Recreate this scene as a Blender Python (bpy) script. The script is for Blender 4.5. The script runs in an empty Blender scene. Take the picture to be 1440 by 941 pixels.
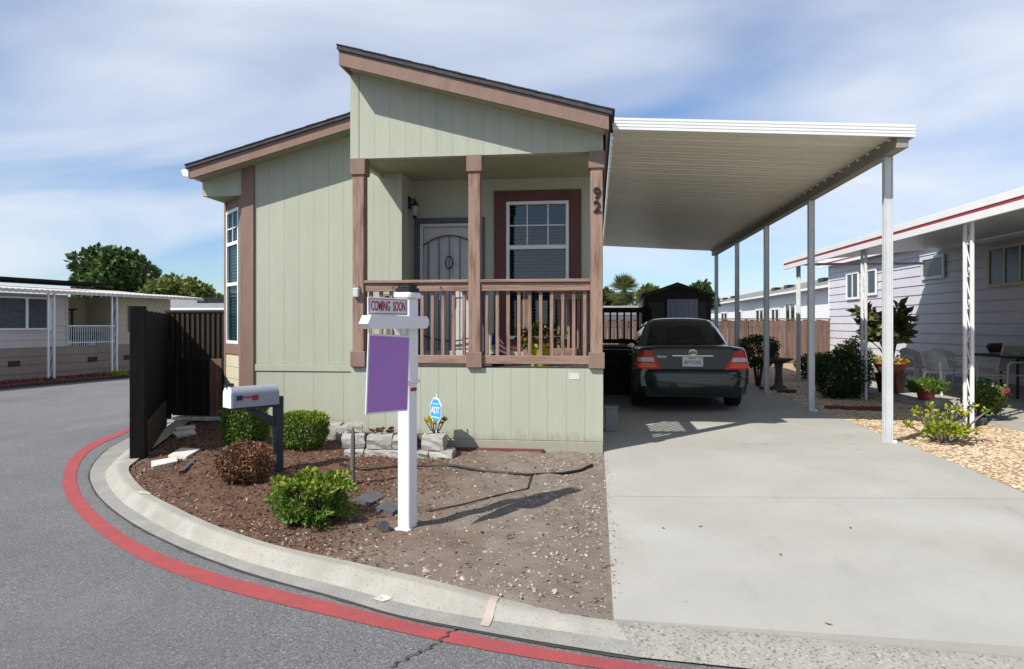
import bpy, bmesh, math, random
import numpy as np
from mathutils import Vector, Matrix
random.seed(7); RNG = np.random.default_rng(7)
S = bpy.context.scene
COL = S.collection
LOCX = 8.2
# ------------------------------------------------------------------ camera, sky, sun, exposure
H = 1.42; F = 960.0; UVX = 838.0; HOR = 455.0
YAW = math.atan2(UVX - 720, F)
cam = bpy.data.cameras.new('camera'); cam_o = bpy.data.objects.new('camera', cam); COL.objects.link(cam_o)
cam.sensor_width = 36; cam.lens = 36 * F / 1440; cam.clip_end = 2000; cam.clip_start = .05
cam.shift_y = (HOR - 470.5) / 1440
cam_o.location = (0, 0, H); cam_o.rotation_euler = (math.radians(90), 0, YAW)
S.camera = cam_o
SUN = Vector((.67, .69, -1.0)).normalized()
sl = bpy.data.lights.new('sun', 'SUN'); sl.energy = 5.0; sl.angle = math.radians(.53); sl.color = (1, .95, .87)
so = bpy.data.objects.new('sun', sl); COL.objects.link(so); so.location = (-20, -20, 30)
so.rotation_euler = SUN.to_track_quat('-Z', 'Y').to_euler()
W = bpy.data.worlds.new('World'); S.world = W; W.use_nodes = True
nt = W.node_tree; nt.nodes.clear()
def wn(t, **k):
    n = nt.nodes.new(t)
    for a, b in k.items(): setattr(n, a, b)
    return n
sky = wn('ShaderNodeTexSky', sky_type='NISHITA', sun_disc=False)
sky.sun_elevation = math.radians(46.1); sky.sun_rotation = math.radians(224.2); sky.air_density = 1.0; sky.dust_density = .3; sky.ozone_density = 2.0
tc = wn('ShaderNodeTexCoord'); sep = wn('ShaderNodeSeparateXYZ'); nt.links.new(tc.outputs['Generated'], sep.inputs[0])
mz = wn('ShaderNodeMath', operation='MAXIMUM'); nt.links.new(sep.outputs['Z'], mz.inputs[0]); mz.inputs[1].default_value = 0
az = wn('ShaderNodeMath', operation='ADD'); nt.links.new(mz.outputs[0], az.inputs[0]); az.inputs[1].default_value = .22
dv = wn('ShaderNodeVectorMath', operation='DIVIDE'); cmb = wn('ShaderNodeCombineXYZ')
for i in range(3): nt.links.new(az.outputs[0], cmb.inputs[i])
nt.links.new(tc.outputs['Generated'], dv.inputs[0]); nt.links.new(cmb.outputs[0], dv.inputs[1])
mp = wn('ShaderNodeMapping'); mp.inputs['Rotation'].default_value = (0, 0, .5); mp.inputs['Scale'].default_value = (.55, 1.25, .9); mp.inputs['Location'].default_value = (LOCX, .2, .0)
nt.links.new(dv.outputs[0], mp.inputs[0])
nz = wn('ShaderNodeTexNoise'); nz.inputs['Scale'].default_value = 1.2; nz.inputs['Detail'].default_value = 5; nz.inputs['Roughness'].default_value = .45; nz.inputs['Distortion'].default_value = .5
nt.links.new(mp.outputs[0], nz.inputs['Vector'])
mr = wn('ShaderNodeMapRange'); mr.inputs[1].default_value = .38; mr.inputs[2].default_value = .72; mr.inputs[3].default_value = .08; mr.inputs[4].default_value = .97
nt.links.new(nz.outputs['Fac'], mr.inputs[0])
mx = wn('ShaderNodeMix', data_type='RGBA'); nt.links.new(mr.outputs[0], mx.inputs[0]); gain = wn('ShaderNodeVectorMath', operation='MULTIPLY'); gain.inputs[1].default_value = (1.30, 1.60, 1.95); nt.links.new(sky.outputs[0], gain.inputs[0]); nt.links.new(gain.outputs[0], mx.inputs[6])
mx.inputs[7].default_value = (11.6, 12.3, 13.6, 1)
bg = wn('ShaderNodeBackground'); bg.inputs[1].default_value = .060; nt.links.new(mx.outputs[2], bg.inputs[0])
wo = wn('ShaderNodeOutputWorld'); nt.links.new(bg.outputs[0], wo.inputs[0])
S.render.engine = 'CYCLES'
S.view_settings.view_transform = 'Standard'; S.view_settings.look = 'None'; S.view_settings.gamma = 1; S.view_settings.exposure = 0.28
S.view_settings.use_curve_mapping = False

# ------------------------------------------------------------------ pixel helpers (directions only)
_s, _c = math.sin(YAW), math.cos(YAW)
def ray(u, v): return (-_s * F + _c * (u - 720), _c * F + _s * (u - 720), HOR - v)
def P(u, v, Y):
    d = ray(u, v); t = Y / d[1]; return Vector((d[0] * t, Y, H + d[2] * t))
def PX(u, v, X):
    d = ray(u, v); t = X / d[0]; return Vector((X, d[1] * t, H + d[2] * t))
def G(u, v, z=0.0):
    d = ray(u, v); t = (z - H) / d[2]; return Vector((d[0] * t, d[1] * t, z))

# ------------------------------------------------------------------ materials
def mat(name, c1, c2=None, scale=6, stretch=(1, 1, 1), rough=.7, bump=0, bscale=60, bstretch=(1, 1, 1), rnd=0, isl=0, spec=.35, metal=0, coat=0, contrast=(.3, .7), speck=None, trans=0, emit=None, stains=None, splash=None):
    m = bpy.data.materials.new(name); m.use_nodes = True; t = m.node_tree; b = t.nodes['Principled BSDF']
    b.inputs['Roughness'].default_value = rough; b.inputs['Specular IOR Level'].default_value = spec; b.inputs['Metallic'].default_value = metal
    if coat: b.inputs['Coat Weight'].default_value = coat; b.inputs['Coat Roughness'].default_value = .05
    g = t.nodes.new('ShaderNodeNewGeometry')
    def noise(sc, st, det=5):
        mpn = t.nodes.new('ShaderNodeMapping'); mpn.inputs['Scale'].default_value = st
        t.links.new(g.outputs['Position'], mpn.inputs[0])
        n = t.nodes.new('ShaderNodeTexNoise'); n.inputs['Scale'].default_value = sc; n.inputs['Detail'].default_value = det; n.inputs['Roughness'].default_value = .6
        t.links.new(mpn.outputs[0], n.inputs['Vector']); return n
    col = None
    if c2 is None: c2 = tuple(x * .82 for x in c1)
    n = noise(scale, stretch)
    r = t.nodes.new('ShaderNodeMapRange'); r.inputs[1].default_value = contrast[0]; r.inputs[2].default_value = contrast[1]; t.links.new(n.outputs['Fac'], r.inputs[0])
    x = t.nodes.new('ShaderNodeMix'); x.data_type = 'RGBA'; x.inputs[6].default_value = (*c1, 1); x.inputs[7].default_value = (*c2, 1); t.links.new(r.outputs[0], x.inputs[0]); col = x.outputs[2]
    if speck:
        for (sc, colr, lo, hi) in speck:
            v = t.nodes.new('ShaderNodeTexVoronoi'); v.inputs['Scale'].default_value = sc; t.links.new(g.outputs['Position'], v.inputs['Vector'])
            sp = t.nodes.new('ShaderNodeSeparateColor'); t.links.new(v.outputs['Color'], sp.inputs[0])
            rr = t.nodes.new('ShaderNodeMapRange'); rr.inputs[1].default_value = lo; rr.inputs[2].default_value = hi; t.links.new(sp.outputs[0], rr.inputs[0])
            y = t.nodes.new('ShaderNodeMix'); y.data_type = 'RGBA'; t.links.new(rr.outputs[0], y.inputs[0]); t.links.new(col, y.inputs[6]); y.inputs[7].default_value = (*colr, 1); col = y.outputs[2]
    for (sc, st, colr, lo, hi, amt) in (stains or []):
        n3 = noise(sc, st, 8); rr = t.nodes.new('ShaderNodeMapRange'); rr.inputs[1].default_value = lo; rr.inputs[2].default_value = hi; rr.inputs[4].default_value = amt; t.links.new(n3.outputs['Fac'], rr.inputs[0])
        y = t.nodes.new('ShaderNodeMix'); y.data_type = 'RGBA'; t.links.new(rr.outputs[0], y.inputs[0]); t.links.new(col, y.inputs[6]); y.inputs[7].default_value = (*colr, 1); col = y.outputs[2]
    if splash:      # dried mud splashes low on a wall: (height, colour)
        sz = t.nodes.new('ShaderNodeSeparateXYZ'); t.links.new(g.outputs['Position'], sz.inputs[0]); n3 = noise(14, (1, 1, .5), 6)
        ml = t.nodes.new('ShaderNodeMath'); ml.operation = 'MULTIPLY_ADD'; t.links.new(n3.outputs['Fac'], ml.inputs[0]); ml.inputs[1].default_value = -.34; t.links.new(sz.outputs['Z'], ml.inputs[2])
        rr = t.nodes.new('ShaderNodeMapRange'); rr.inputs[1].default_value = splash[0] - .12; rr.inputs[2].default_value = splash[0] - .24; rr.inputs[4].default_value = .55; t.links.new(ml.outputs[0], rr.inputs[0])
        y = t.nodes.new('ShaderNodeMix'); y.data_type = 'RGBA'; t.links.new(rr.outputs[0], y.inputs[0]); t.links.new(col, y.inputs[6]); y.inputs[7].default_value = (*splash[1], 1); col = y.outputs[2]
    if rnd or isl:
        src = g.outputs['Random Per Island'] if isl else t.nodes.new('ShaderNodeObjectInfo').outputs['Random']
        a = isl or rnd
        r2 = t.nodes.new('ShaderNodeMapRange'); r2.inputs[3].default_value = 1 - a; r2.inputs[4].default_value = 1 + a; t.links.new(src, r2.inputs[0])
        vm = t.nodes.new('ShaderNodeVectorMath'); vm.operation = 'SCALE'; t.links.new(col, vm.inputs[0]); t.links.new(r2.outputs[0], vm.inputs['Scale']); col = vm.outputs[0]
    t.links.new(col, b.inputs['Base Color'])
    if bump:
        n2 = noise(bscale, bstretch, 6); bp = t.nodes.new('ShaderNodeBump'); bp.inputs['Strength'].default_value = bump; bp.inputs['Distance'].default_value = .01
        t.links.new(n2.outputs['Fac'], bp.inputs['Height']); t.links.new(bp.outputs[0], b.inputs['Normal'])
    if trans:
        tr = t.nodes.new('ShaderNodeBsdfTranslucent'); t.links.new(col, tr.inputs[0]); ms = t.nodes.new('ShaderNodeMixShader'); ms.inputs[0].default_value = trans
        t.links.new(b.outputs[0], ms.inputs[1]); t.links.new(tr.outputs[0], ms.inputs[2]); t.links.new(ms.outputs[0], t.nodes['Material Output'].inputs[0])
    if emit: b.inputs['Emission Color'].default_value = (*emit[0], 1); b.inputs['Emission Strength'].default_value = emit[1]
    return m
def leafmat(name, a, b2, trans=.25, isl=.45):
    # colour picked per leaf between a and b2
    m = bpy.data.materials.new(name); m.use_nodes = True; t = m.node_tree; b = t.nodes['Principled BSDF']
    b.inputs['Roughness'].default_value = .5; b.inputs['Specular IOR Level'].default_value = .3
    g = t.nodes.new('ShaderNodeNewGeometry'); x = t.nodes.new('ShaderNodeMix'); x.data_type = 'RGBA'
    n = t.nodes.new('ShaderNodeTexNoise'); n.inputs['Scale'].default_value = 3.5; t.links.new(g.outputs['Position'], n.inputs['Vector'])
    ad = t.nodes.new('ShaderNodeMath'); ad.operation = 'MULTIPLY_ADD'; t.links.new(g.outputs['Random Per Island'], ad.inputs[0]); ad.inputs[1].default_value = .7; t.links.new(n.outputs['Fac'], ad.inputs[2])
    sb = t.nodes.new('ShaderNodeMath'); sb.operation = 'SUBTRACT'; sb.use_clamp = True; t.links.new(ad.outputs[0], sb.inputs[0]); sb.inputs[1].default_value = .35
    x.inputs[6].default_value = (*a, 1); x.inputs[7].default_value = (*b2, 1); t.links.new(sb.outputs[0], x.inputs[0])
    t.links.new(x.outputs[2], b.inputs['Base Color'])
    tr = t.nodes.new('ShaderNodeBsdfTranslucent'); t.links.new(x.outputs[2], tr.inputs[0]); ms = t.nodes.new('ShaderNodeMixShader'); ms.inputs[0].default_value = trans
    t.links.new(b.outputs[0], ms.inputs[1]); t.links.new(tr.outputs[0], ms.inputs[2]); t.links.new(ms.outputs[0], t.nodes['Material Output'].inputs[0])
    return m
def glassmat(name, tint=(.6, .68, .7), refl=.035):
    m = bpy.data.materials.new(name); m.use_nodes = True; t = m.node_tree; t.nodes.remove(t.nodes['Principled BSDF'])
    tr = t.nodes.new('ShaderNodeBsdfTransparent'); tr.inputs[0].default_value = (*tint, 1)
    gl = t.nodes.new('ShaderNodeBsdfGlossy'); gl.inputs['Roughness'].default_value = .02
    fr = t.nodes.new('ShaderNodeLayerWeight'); fr.inputs[0].default_value = .28
    mr_ = t.nodes.new('ShaderNodeMapRange'); mr_.inputs[3].default_value = refl; mr_.inputs[4].default_value = .9; t.links.new(fr.outputs['Fresnel'], mr_.inputs[0])
    ms = t.nodes.new('ShaderNodeMixShader'); t.links.new(mr_.outputs[0], ms.inputs[0]); t.links.new(tr.outputs[0], ms.inputs[1]); t.links.new(gl.outputs[0], ms.inputs[2])
    t.links.new(ms.outputs[0], t.nodes['Material Output'].inputs[0]); return m
M = {}
M['sage'] = mat('sage_siding', (.405, .425, .338), (.37, .39, .308), scale=2.5, stretch=(3, 3, .4), rough=.75, bump=.35, bscale=60, bstretch=(2, 2, .12), rnd=.02, splash=(.16, (.26, .22, .17)), stains=[(1.6, (1, 1, .25), (.36, .36, .29), .52, .75, .5)])
M['cream'] = mat('cream_siding', (.60, .56, .42), (.54, .50, .37), scale=3, rough=.7, bump=.15)
M['rose'] = mat('rose_trim_paint', (.245, .160, .128), (.20, .126, .098), scale=7, stretch=(1, 1, .3), rough=.7, bump=.3, bscale=50, bstretch=(1, 1, .15), rnd=.04)
M['worn'] = mat('worn_rose_wood', (.285, .188, .145), (.125, .068, .047), scale=7, stretch=(3, 3, .3), rough=.75, bump=.6, bscale=40, bstretch=(3, 3, .2), rnd=.08, contrast=(.46, .70))
M['wornh'] = mat('worn_rose_rail', (.285, .188, .145), (.155, .088, .064), scale=7, stretch=(.3, 3, 3), rough=.75, bump=.6, bscale=40, bstretch=(.2, 3, 3), rnd=.06, contrast=(.46, .72))
M['maroon'] = mat('maroon_trim', (.13, .05, .042), (.10, .04, .034), rough=.65)
M['shingle'] = mat('grey_shingle', (.075, .075, .085), (.045, .045, .052), scale=14, rough=.9, bump=.6, bscale=120)
M['soffit'] = mat('soffit_green', (.33, .335, .22), (.29, .295, .19), rough=.75)
M['white'] = mat('white_paint', (.78, .79, .80), (.70, .71, .72), scale=4, rough=.45)
M['vinyl'] = mat('white_vinyl', (.80, .80, .80), (.76, .76, .77), scale=3, rough=.35)
M['alu'] = mat('white_aluminium', (.74, .745, .73), (.66, .665, .65), scale=5, stretch=(.5, .5, 3), rough=.4, spec=.5)
M['pan'] = mat('cream_roof_pan', (.78, .755, .64), (.70, .675, .56), scale=4, stretch=(.4, 2, 1), rough=.38, spec=.5, rnd=.04)
M['deckgrey'] = mat('dark_deck', (.16, .145, .13), (.11, .10, .09), scale=8, rough=.85)  # kept dark so less light bounces into the porch
M['postgrey'] = mat('aluminium_post', (.58, .60, .60), (.50, .52, .53), scale=5, rough=.35, spec=.5)
M['beam'] = mat('dark_beam', (.30, .285, .24), (.20, .19, .155), scale=6, stretch=(1, .3, 1), rough=.6)  # mottled grey brown, darker than the posts
M['black'] = mat('black_metal', (.02, .02, .022), (.012, .012, .013), rough=.4)
M['darkshade'] = mat('dark_and_shaded_wood', spec=.1, c1=(.022, .021, .022), c2=(.012, .012, .012), scale=12, stretch=(1, 1, .2), rough=.7, bump=.4, bscale=50)  # dark landing wood; on the low gate it stands for shade
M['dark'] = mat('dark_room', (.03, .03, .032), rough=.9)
M['glass'] = glassmat('window_glass')
M['screen'] = mat('screened_glass', (.035, .06, .055), (.025, .045, .042), rough=.25, spec=.5)
M['blind'] = mat('white_blind', (.42, .44, .45), rough=.6)
M['greenblind'] = mat('green_tinted_blind', (.22, .50, .38), (.19, .44, .33), rough=.5)
M['door'] = mat('grey_steel_door', (.56, .55, .54), (.51, .50, .49), rough=.5)
M['doorframe'] = mat('slate_door_frame', (.075, .085, .12), (.06, .07, .10), rough=.5)
M['mesh'] = mat('dark_scroll_iron', (.10, .10, .11), rough=.5)
M['asphalt'] = mat('asphalt', (.185, .185, .188), (.145, .145, .148), scale=1.2, rough=.9, bump=1.0, bscale=160, speck=[(130, (.29, .29, .29), .72, .98), (170, (.05, .05, .05), .80, 1.0)], stains=[(.35, (1, .5, 1), (.115, .115, .118), .52, .66, .55), (1.1, (1, .4, 1), (.235, .232, .228), .58, .74, .5), (5, (1, 1, 1), (.085, .085, .087), .68, .75, .55)])
M['red'] = mat('red_road_paint', (.42, .075, .08), (.34, .065, .068), scale=9, rough=.8, bump=.9, bscale=160, speck=[(130, (.24, .10, .10), .88, 1.0)], stains=[(3.0, (1, 1, 1), (.27, .075, .078), .50, .68, .7), (11, (1, 1, 1), (.185, .16, .16), .64, .72, .8)])
M['curb'] = mat('curb_concrete', (.375, .358, .315), (.275, .262, .23), scale=3.2, rough=.9, bump=.5, bscale=90, contrast=(.3, .68), speck=[(120, (.24, .22, .18), .90, 1.0)], stains=[(1.3, (1, 1, 1), (.22, .205, .175), .52, .72, .6), (9, (1, 1, 1), (.17, .155, .13), .66, .74, .6), (.8, (1, 1, 1), (.42, .37, .27), .55, .7, .4)])
M['gutter'] = mat('gutter_concrete', (.30, .292, .268), (.22, .214, .196), scale=3.5, rough=.9, bump=.6, bscale=90, contrast=(.3, .68), speck=[(120, (.17, .165, .15), .86, 1.0)], stains=[(1.1, (1, 1, 1), (.17, .16, .14), .52, .7, .6), (6, (1, 1, 1), (.36, .345, .30), .58, .7, .4)])
M['agg'] = mat('exposed_aggregate', (.36, .345, .30), (.28, .268, .235), scale=4, rough=.9, bump=.9, bscale=110, speck=[(95, (.17, .165, .16), .74, .95), (80, (.42, .40, .36), .84, 1.0)], stains=[(2, (1, 1, 1), (.24, .225, .19), .55, .72, .5)])
M['conc'] = mat('driveway_concrete', (.392, .382, .345), (.32, .312, .28), scale=1.1, rough=.85, bump=.25, bscale=140, contrast=(.25, .78), speck=[(160, (.32, .315, .30), .88, 1.0)], stains=[(.9, (1, .35, 1), (.30, .265, .205), .56, .80, .55), (2.4, (1.6, .5, 1), (.255, .25, .24), .60, .74, .40), (7, (1, 1, 1), (.20, .185, .16), .70, .76, .6), (.6, (1, 1, 1), (.44, .435, .41), .50, .7, .6)])
M['joint'] = mat('joint_dirt', (.06, .055, .05), rough=.95)
M['mulch'] = leafmat('bark_mulch_chips', (.085, .040, .022), (.20, .105, .062), trans=.0)
M['pale'] = leafmat('pale_wood_chips', (.20, .155, .125), (.48, .41, .35), trans=.0)
M['pebble'] = leafmat('tan_pebbles', (.40, .28, .16), (.74, .61, .44), trans=.0)
M['gravelbase'] = mat('gravel_sand', (.42, .31, .20), (.28, .20, .125), scale=40, rough=.95, bump=.6, bscale=80)
M['redmulch'] = leafmat('red_lava_rock', (.10, .025, .02), (.26, .075, .06), trans=.0)
M['stone'] = mat('pale_retaining_block', (.41, .39, .355), (.26, .248, .228), scale=9, rough=.9, bump=1.0, bscale=45, rnd=.08)
M['flag'] = mat('white_flagstone', (.66, .63, .58), (.50, .47, .43), scale=9, rough=.85, bump=.3)
M['slate'] = mat('dark_slate', (.10, .105, .12), (.06, .063, .07), scale=12, rough=.8, bump=.4)
M['fence'] = mat('weathered_fence', (.20, .13, .10), (.105, .066, .052), scale=6, stretch=(4, 4, .3), rough=.85, bump=.4, rnd=.18)
M['brownfence'] = mat('dark_brown_fence', (.042, .028, .020), (.022, .015, .0115), scale=8, stretch=(3, 3, .3), rough=.8, bump=.4, rnd=.15)
M['blackfence'] = mat('charcoal_fence', spec=.08, c1=(.016, .0145, .0145), c2=(.009, .0083, .0083), scale=8, stretch=(3, 3, .3), rough=.8, bump=.5)
M['brownboard'] = mat('sunlit_brown_board', (.19, .10, .065), (.13, .07, .048), scale=8, stretch=(3, 3, .3), rough=.8)
M['lav'] = mat('lavender_siding', (.56, .55, .60), (.51, .50, .55), scale=2, rough=.5, rnd=.02)
M['redtrim'] = mat('red_stripe_trim', (.36, .05, .07), rough=.5)
M['beigewall'] = mat('beige_lap_siding', (.50, .43, .31), (.45, .385, .28), rough=.65, rnd=.03)
M['mauve'] = mat('mauve_lap_siding', (.54, .475, .46), (.49, .43, .415), rough=.65, rnd=.03)
M['taupe'] = mat('taupe_skirt_siding', (.29, .225, .19), (.25, .195, .165), rough=.7, rnd=.03)
M['awn'] = mat('corrugated_awning', (.62, .585, .55), (.48, .43, .39), scale=5, rough=.5)
M['greyroof'] = mat('grey_tar_roof', (.25, .25, .26), (.19, .19, .20), scale=3, rough=.9)
M['tanroof'] = mat('tan_grey_shingle_roof', (.225, .215, .19), (.18, .17, .15), scale=3, rough=.9)
M['whitewall'] = mat('white_stucco', (.74, .75, .77), (.69, .70, .72), rough=.8)
M['bark'] = mat('bark', (.11, .08, .06), (.06, .045, .035), scale=10, stretch=(2, 2, .4), rough=.9, bump=.6)
M['twig'] = mat('grey_twig', (.27, .22, .20), (.18, .145, .13), scale=12, rough=.85)
M['leaf'] = leafmat('leaf_green', (.05, .115, .016), (.15, .245, .035))
M['leafdark'] = leafmat('leaf_dark', (.018, .045, .014), (.055, .10, .03))
M['leaflime'] = leafmat('leaf_lime', (.11, .19, .014), (.36, .40, .03))
M['leaftree'] = leafmat('leaf_tree', (.030, .062, .018), (.10, .16, .04))
M['leafolive'] = leafmat('leaf_olive', (.065, .095, .022), (.19, .225, .05))
M['leafbrown'] = leafmat('leaf_dead', (.095, .040, .022), (.26, .135, .075), trans=.1)
M['leafpurple'] = leafmat('leaf_purple', (.055, .035, .032), (.12, .13, .06))
M['leafyel'] = leafmat('leaf_yellow', (.40, .34, .03), (.62, .52, .05))
M['palm'] = leafmat('palm_frond', (.075, .11, .035), (.24, .25, .11))
M['pink'] = mat('pink_petal', (.60, .06, .22), rough=.6)
M['orange'] = leafmat('orange_petal', (.55, .25, .02), (.70, .50, .04))
M['carpaint'] = mat('dark_green_car_paint', (.007, .023, .024), (.006, .020, .021), rough=.25, coat=1.0, metal=.35, spec=.5)
M['cardark'] = mat('car_underbody', (.012, .012, .012), rough=.7)
M['bayglass'] = glassmat('bay_glass', refl=.02)
_n = M['bayglass'].node_tree
for _q in _n.nodes:
    if _q.type == 'MAP_RANGE': _q.inputs[4].default_value = .30
M['carglass'] = mat('car_glass', (.010, .016, .016), rough=.04, spec=.6)
M['tyre'] = mat('tyre_rubber', (.016, .016, .016), rough=.85)
M['alloy'] = mat('alloy_rim', (.45, .46, .47), rough=.3, metal=.8)
M['chrome'] = mat('chrome', (.75, .76, .78), rough=.15, metal=1)
M['tailred'] = mat('red_lens', (.50, .012, .010), (.42, .010, .008), rough=.15, coat=.6)
M['tailor'] = mat('orange_red_lens', (.85, .10, .02), (.75, .08, .015), rough=.15, coat=.6)
M['tailclear'] = mat('clear_lens', (.60, .55, .55), rough=.1, coat=.6)
M['plate'] = mat('plate_white', (.72, .72, .76), rough=.4)
M['navy'] = mat('plate_navy', (.03, .04, .12), rough=.5)
M['yellow'] = mat('yellow_glaze', (.50, .48, .04), (.42, .40, .03), rough=.3)
M['terra'] = mat('terracotta', (.36, .13, .07), (.28, .10, .055), rough=.8)
M['darkpot'] = mat('dark_maroon_pot', (.07, .025, .022), rough=.6)
M['redpot'] = mat('red_pot', (.35, .04, .05), rough=.5)
M['purple'] = mat('purple_sign_panel', (.41, .20, .56), (.40, .195, .55), rough=.45)
M['redtext'] = mat('red_lettering', (.42, .02, .05), rough=.6)
M['blue'] = mat('sign_blue', (.05, .36, .75), rough=.4)
M['flagblue'] = mat('flag_blue', (.02, .03, .13), rough=.8)
M['flagred'] = mat('flag_red', (.42, .03, .05), rough=.8)
M['mailshade'] = mat('shaded_white_mailbox', (.30, .325, .385), (.27, .295, .35), rough=.35, spec=.5)  # white box greyed to carry the shade on its side
M['navywood'] = mat('navy_black_post', (.045, .05, .065), (.03, .033, .042), scale=10, stretch=(1, 1, .2), rough=.6, bump=.3)
M['shed'] = mat('shed_olive_panel', (.075, .072, .055), rough=.7)
M['shedtrim'] = mat('shed_dark_brown', (.035, .025, .02), rough=.7)
M['sheddoor'] = mat('shed_grey_door', (.34, .38, .45), rough=.6)
M['teal'] = mat('teal_plastic', (.02, .36, .34), rough=.5)
M['whiteplastic'] = mat('white_chair_plastic', (.76, .77, .78), rough=.4)
M['tan'] = mat('tan_metal', (.56, .50, .40), rough=.5)
M['hose'] = mat('black_hose', (.022, .021, .02), rough=.55)
M['redbrick'] = mat('red_edging', (.17, .055, .045), (.12, .042, .035), scale=15, rough=.9, bump=.4)
M['stake'] = mat('grey_stake', (.16, .135, .12), (.10, .085, .075), scale=12, stretch=(1, 1, .2), rough=.9, bump=.5)
M['dirt'] = mat('dry_ground', (.22, .17, .12), (.15, .115, .085), scale=2, rough=.95)
M['greybox'] = mat('grey_utility', (.25, .26, .26), rough=.6)
M['whitepaint'] = mat('faded_white_road_paint', (.50, .48, .43), (.37, .345, .285), scale=26, rough=.9, contrast=(.42, .58))
M['pinkpaint'] = mat('faded_pink_paint', (.40, .31, .275), (.375, .35, .305), scale=26, rough=.9, contrast=(.42, .58))
def soil():
    m = mat('garden_soil', (.095, .049, .030), (.15, .088, .058), scale=6, rough=.95, bump=1.0, bscale=70, speck=[(60, (.07, .038, .025), .7, .95)])
    t = m.node_tree; b = t.nodes['Principled BSDF']; old = b.inputs['Base Color'].links[0].from_socket
    g = t.nodes.new('ShaderNodeNewGeometry'); sx = t.nodes.new('ShaderNodeSeparateXYZ'); t.links.new(g.outputs['Position'], sx.inputs[0])
    n = t.nodes.new('ShaderNodeTexNoise'); n.inputs['Scale'].default_value = 1.6; n.inputs['Detail'].default_value = 6; t.links.new(g.outputs['Position'], n.inputs['Vector'])
    a = t.nodes.new('ShaderNodeMath'); a.operation = 'MULTIPLY_ADD'; t.links.new(n.outputs['Fac'], a.inputs[0]); a.inputs[1].default_value = 2.2; t.links.new(sx.outputs['X'], a.inputs[2])
    r = t.nodes.new('ShaderNodeMapRange'); r.inputs[1].default_value = -1.0; r.inputs[2].default_value = .35; t.links.new(a.outputs[0], r.inputs[0])
    n2 = t.nodes.new('ShaderNodeTexNoise'); n2.inputs['Scale'].default_value = 9; n2.inputs['Detail'].default_value = 6; t.links.new(g.outputs['Position'], n2.inputs['Vector'])
    gx = t.nodes.new('ShaderNodeMix'); gx.data_type = 'RGBA'; gx.inputs[6].default_value = (.115, .092, .074, 1); gx.inputs[7].default_value = (.265, .222, .182, 1); t.links.new(n2.outputs['Fac'], gx.inputs[0])
    x = t.nodes.new('ShaderNodeMix'); x.data_type = 'RGBA'; t.links.new(r.outputs[0], x.inputs[0]); t.links.new(old, x.inputs[6]); t.links.new(gx.outputs[2], x.inputs[7]); t.links.new(x.outputs[2], b.inputs['Base Color'])
    return m
M['soil'] = soil()

# ------------------------------------------------------------------ builders
CACHE = {}
def mk(name, verts, faces, material, smooth=False):
    me = bpy.data.meshes.new(name); me.from_pydata([tuple(v) for v in verts], [], faces)
    me.materials.append(M[material] if isinstance(material, str) else material)
    if smooth: me.polygons.foreach_set('use_smooth', [True] * len(me.polygons))
    me.update(); return me
def quadmesh(name, V, nq, material, n=4):
    # numpy fast path: V (nq*n,3) -> nq polygons of n verts
    me = bpy.data.meshes.new(name); me.vertices.add(len(V)); me.vertices.foreach_set('co', V.astype(np.float32).ravel())
    me.loops.add(nq * n); me.loops.foreach_set('vertex_index', np.arange(nq * n, dtype=np.int32))
    me.polygons.add(nq); me.polygons.foreach_set('loop_start', np.arange(0, nq * n, n, dtype=np.int32)); me.polygons.foreach_set('loop_total', np.full(nq, n, dtype=np.int32))
    me.materials.append(M[material]); me.update(calc_edges=True); me.validate(); me['many'] = 1; return me
def boxmesh(name, sx, sy, sz, material, bev):
    k = (round(sx, 4), round(sy, 4), round(sz, 4), material, bev)
    if k in CACHE: return CACHE[k]
    bm = bmesh.new(); bmesh.ops.create_cube(bm, size=1)
    for v in bm.verts: v.co.x *= sx; v.co.y *= sy; v.co.z *= sz
    if bev and min(sx, sy, sz) > bev * 2.5: bmesh.ops.bevel(bm, geom=list(bm.edges), offset=bev, segments=1, affect='EDGES')
    me = bpy.data.meshes.new(name); bm.to_mesh(me); bm.free(); me.materials.append(M[material]); CACHE[k] = me; return me
def tubegeo(pts, r, n=8, cap=True):
    pts = [Vector(p) for p in pts]; rs = r if isinstance(r, (list, tuple)) else [r] * len(pts); V = []; Fc = []
    for i, p in enumerate(pts):
        d = (pts[min(i + 1, len(pts) - 1)] - pts[max(i - 1, 0)]).normalized()
        a = d.orthogonal().normalized() if i == 0 else (a - d * a.dot(d)).normalized()
        b = d.cross(a)
        for k in range(n):
            t = 2 * math.pi * k / n; V.append(p + (a * math.cos(t) + b * math.sin(t)) * rs[i])
    for i in range(len(pts) - 1):
        for k in range(n):
            Fc.append((i * n + k, i * n + (k + 1) % n, (i + 1) * n + (k + 1) % n, (i + 1) * n + k))
    if cap: Fc.append(tuple(range(n - 1, -1, -1))); Fc.append(tuple(range((len(pts) - 1) * n, len(pts) * n)))
    return V, Fc
def lathegeo(prof, n=20):
    V = []; Fc = []
    for (r, z) in prof:
        for k in range(n): t = 2 * math.pi * k / n; V.append(Vector((r * math.cos(t), r * math.sin(t), z)))
    for i in range(len(prof) - 1):
        for k in range(n): Fc.append((i * n + k, i * n + (k + 1) % n, (i + 1) * n + (k + 1) % n, (i + 1) * n + k))
    return V, Fc
def prismgeo(poly, d):
    # poly: list of 3-D points (planar), extruded by vector d
    n = len(poly); V = [Vector(p) for p in poly] + [Vector(p) + Vector(d) for p in poly]
    Fc = [tuple(range(n)), tuple(range(2 * n - 1, n - 1, -1))] + [(i + n, (i + 1) % n + n, (i + 1) % n, i) for i in range(n)]
    return V, Fc
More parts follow.
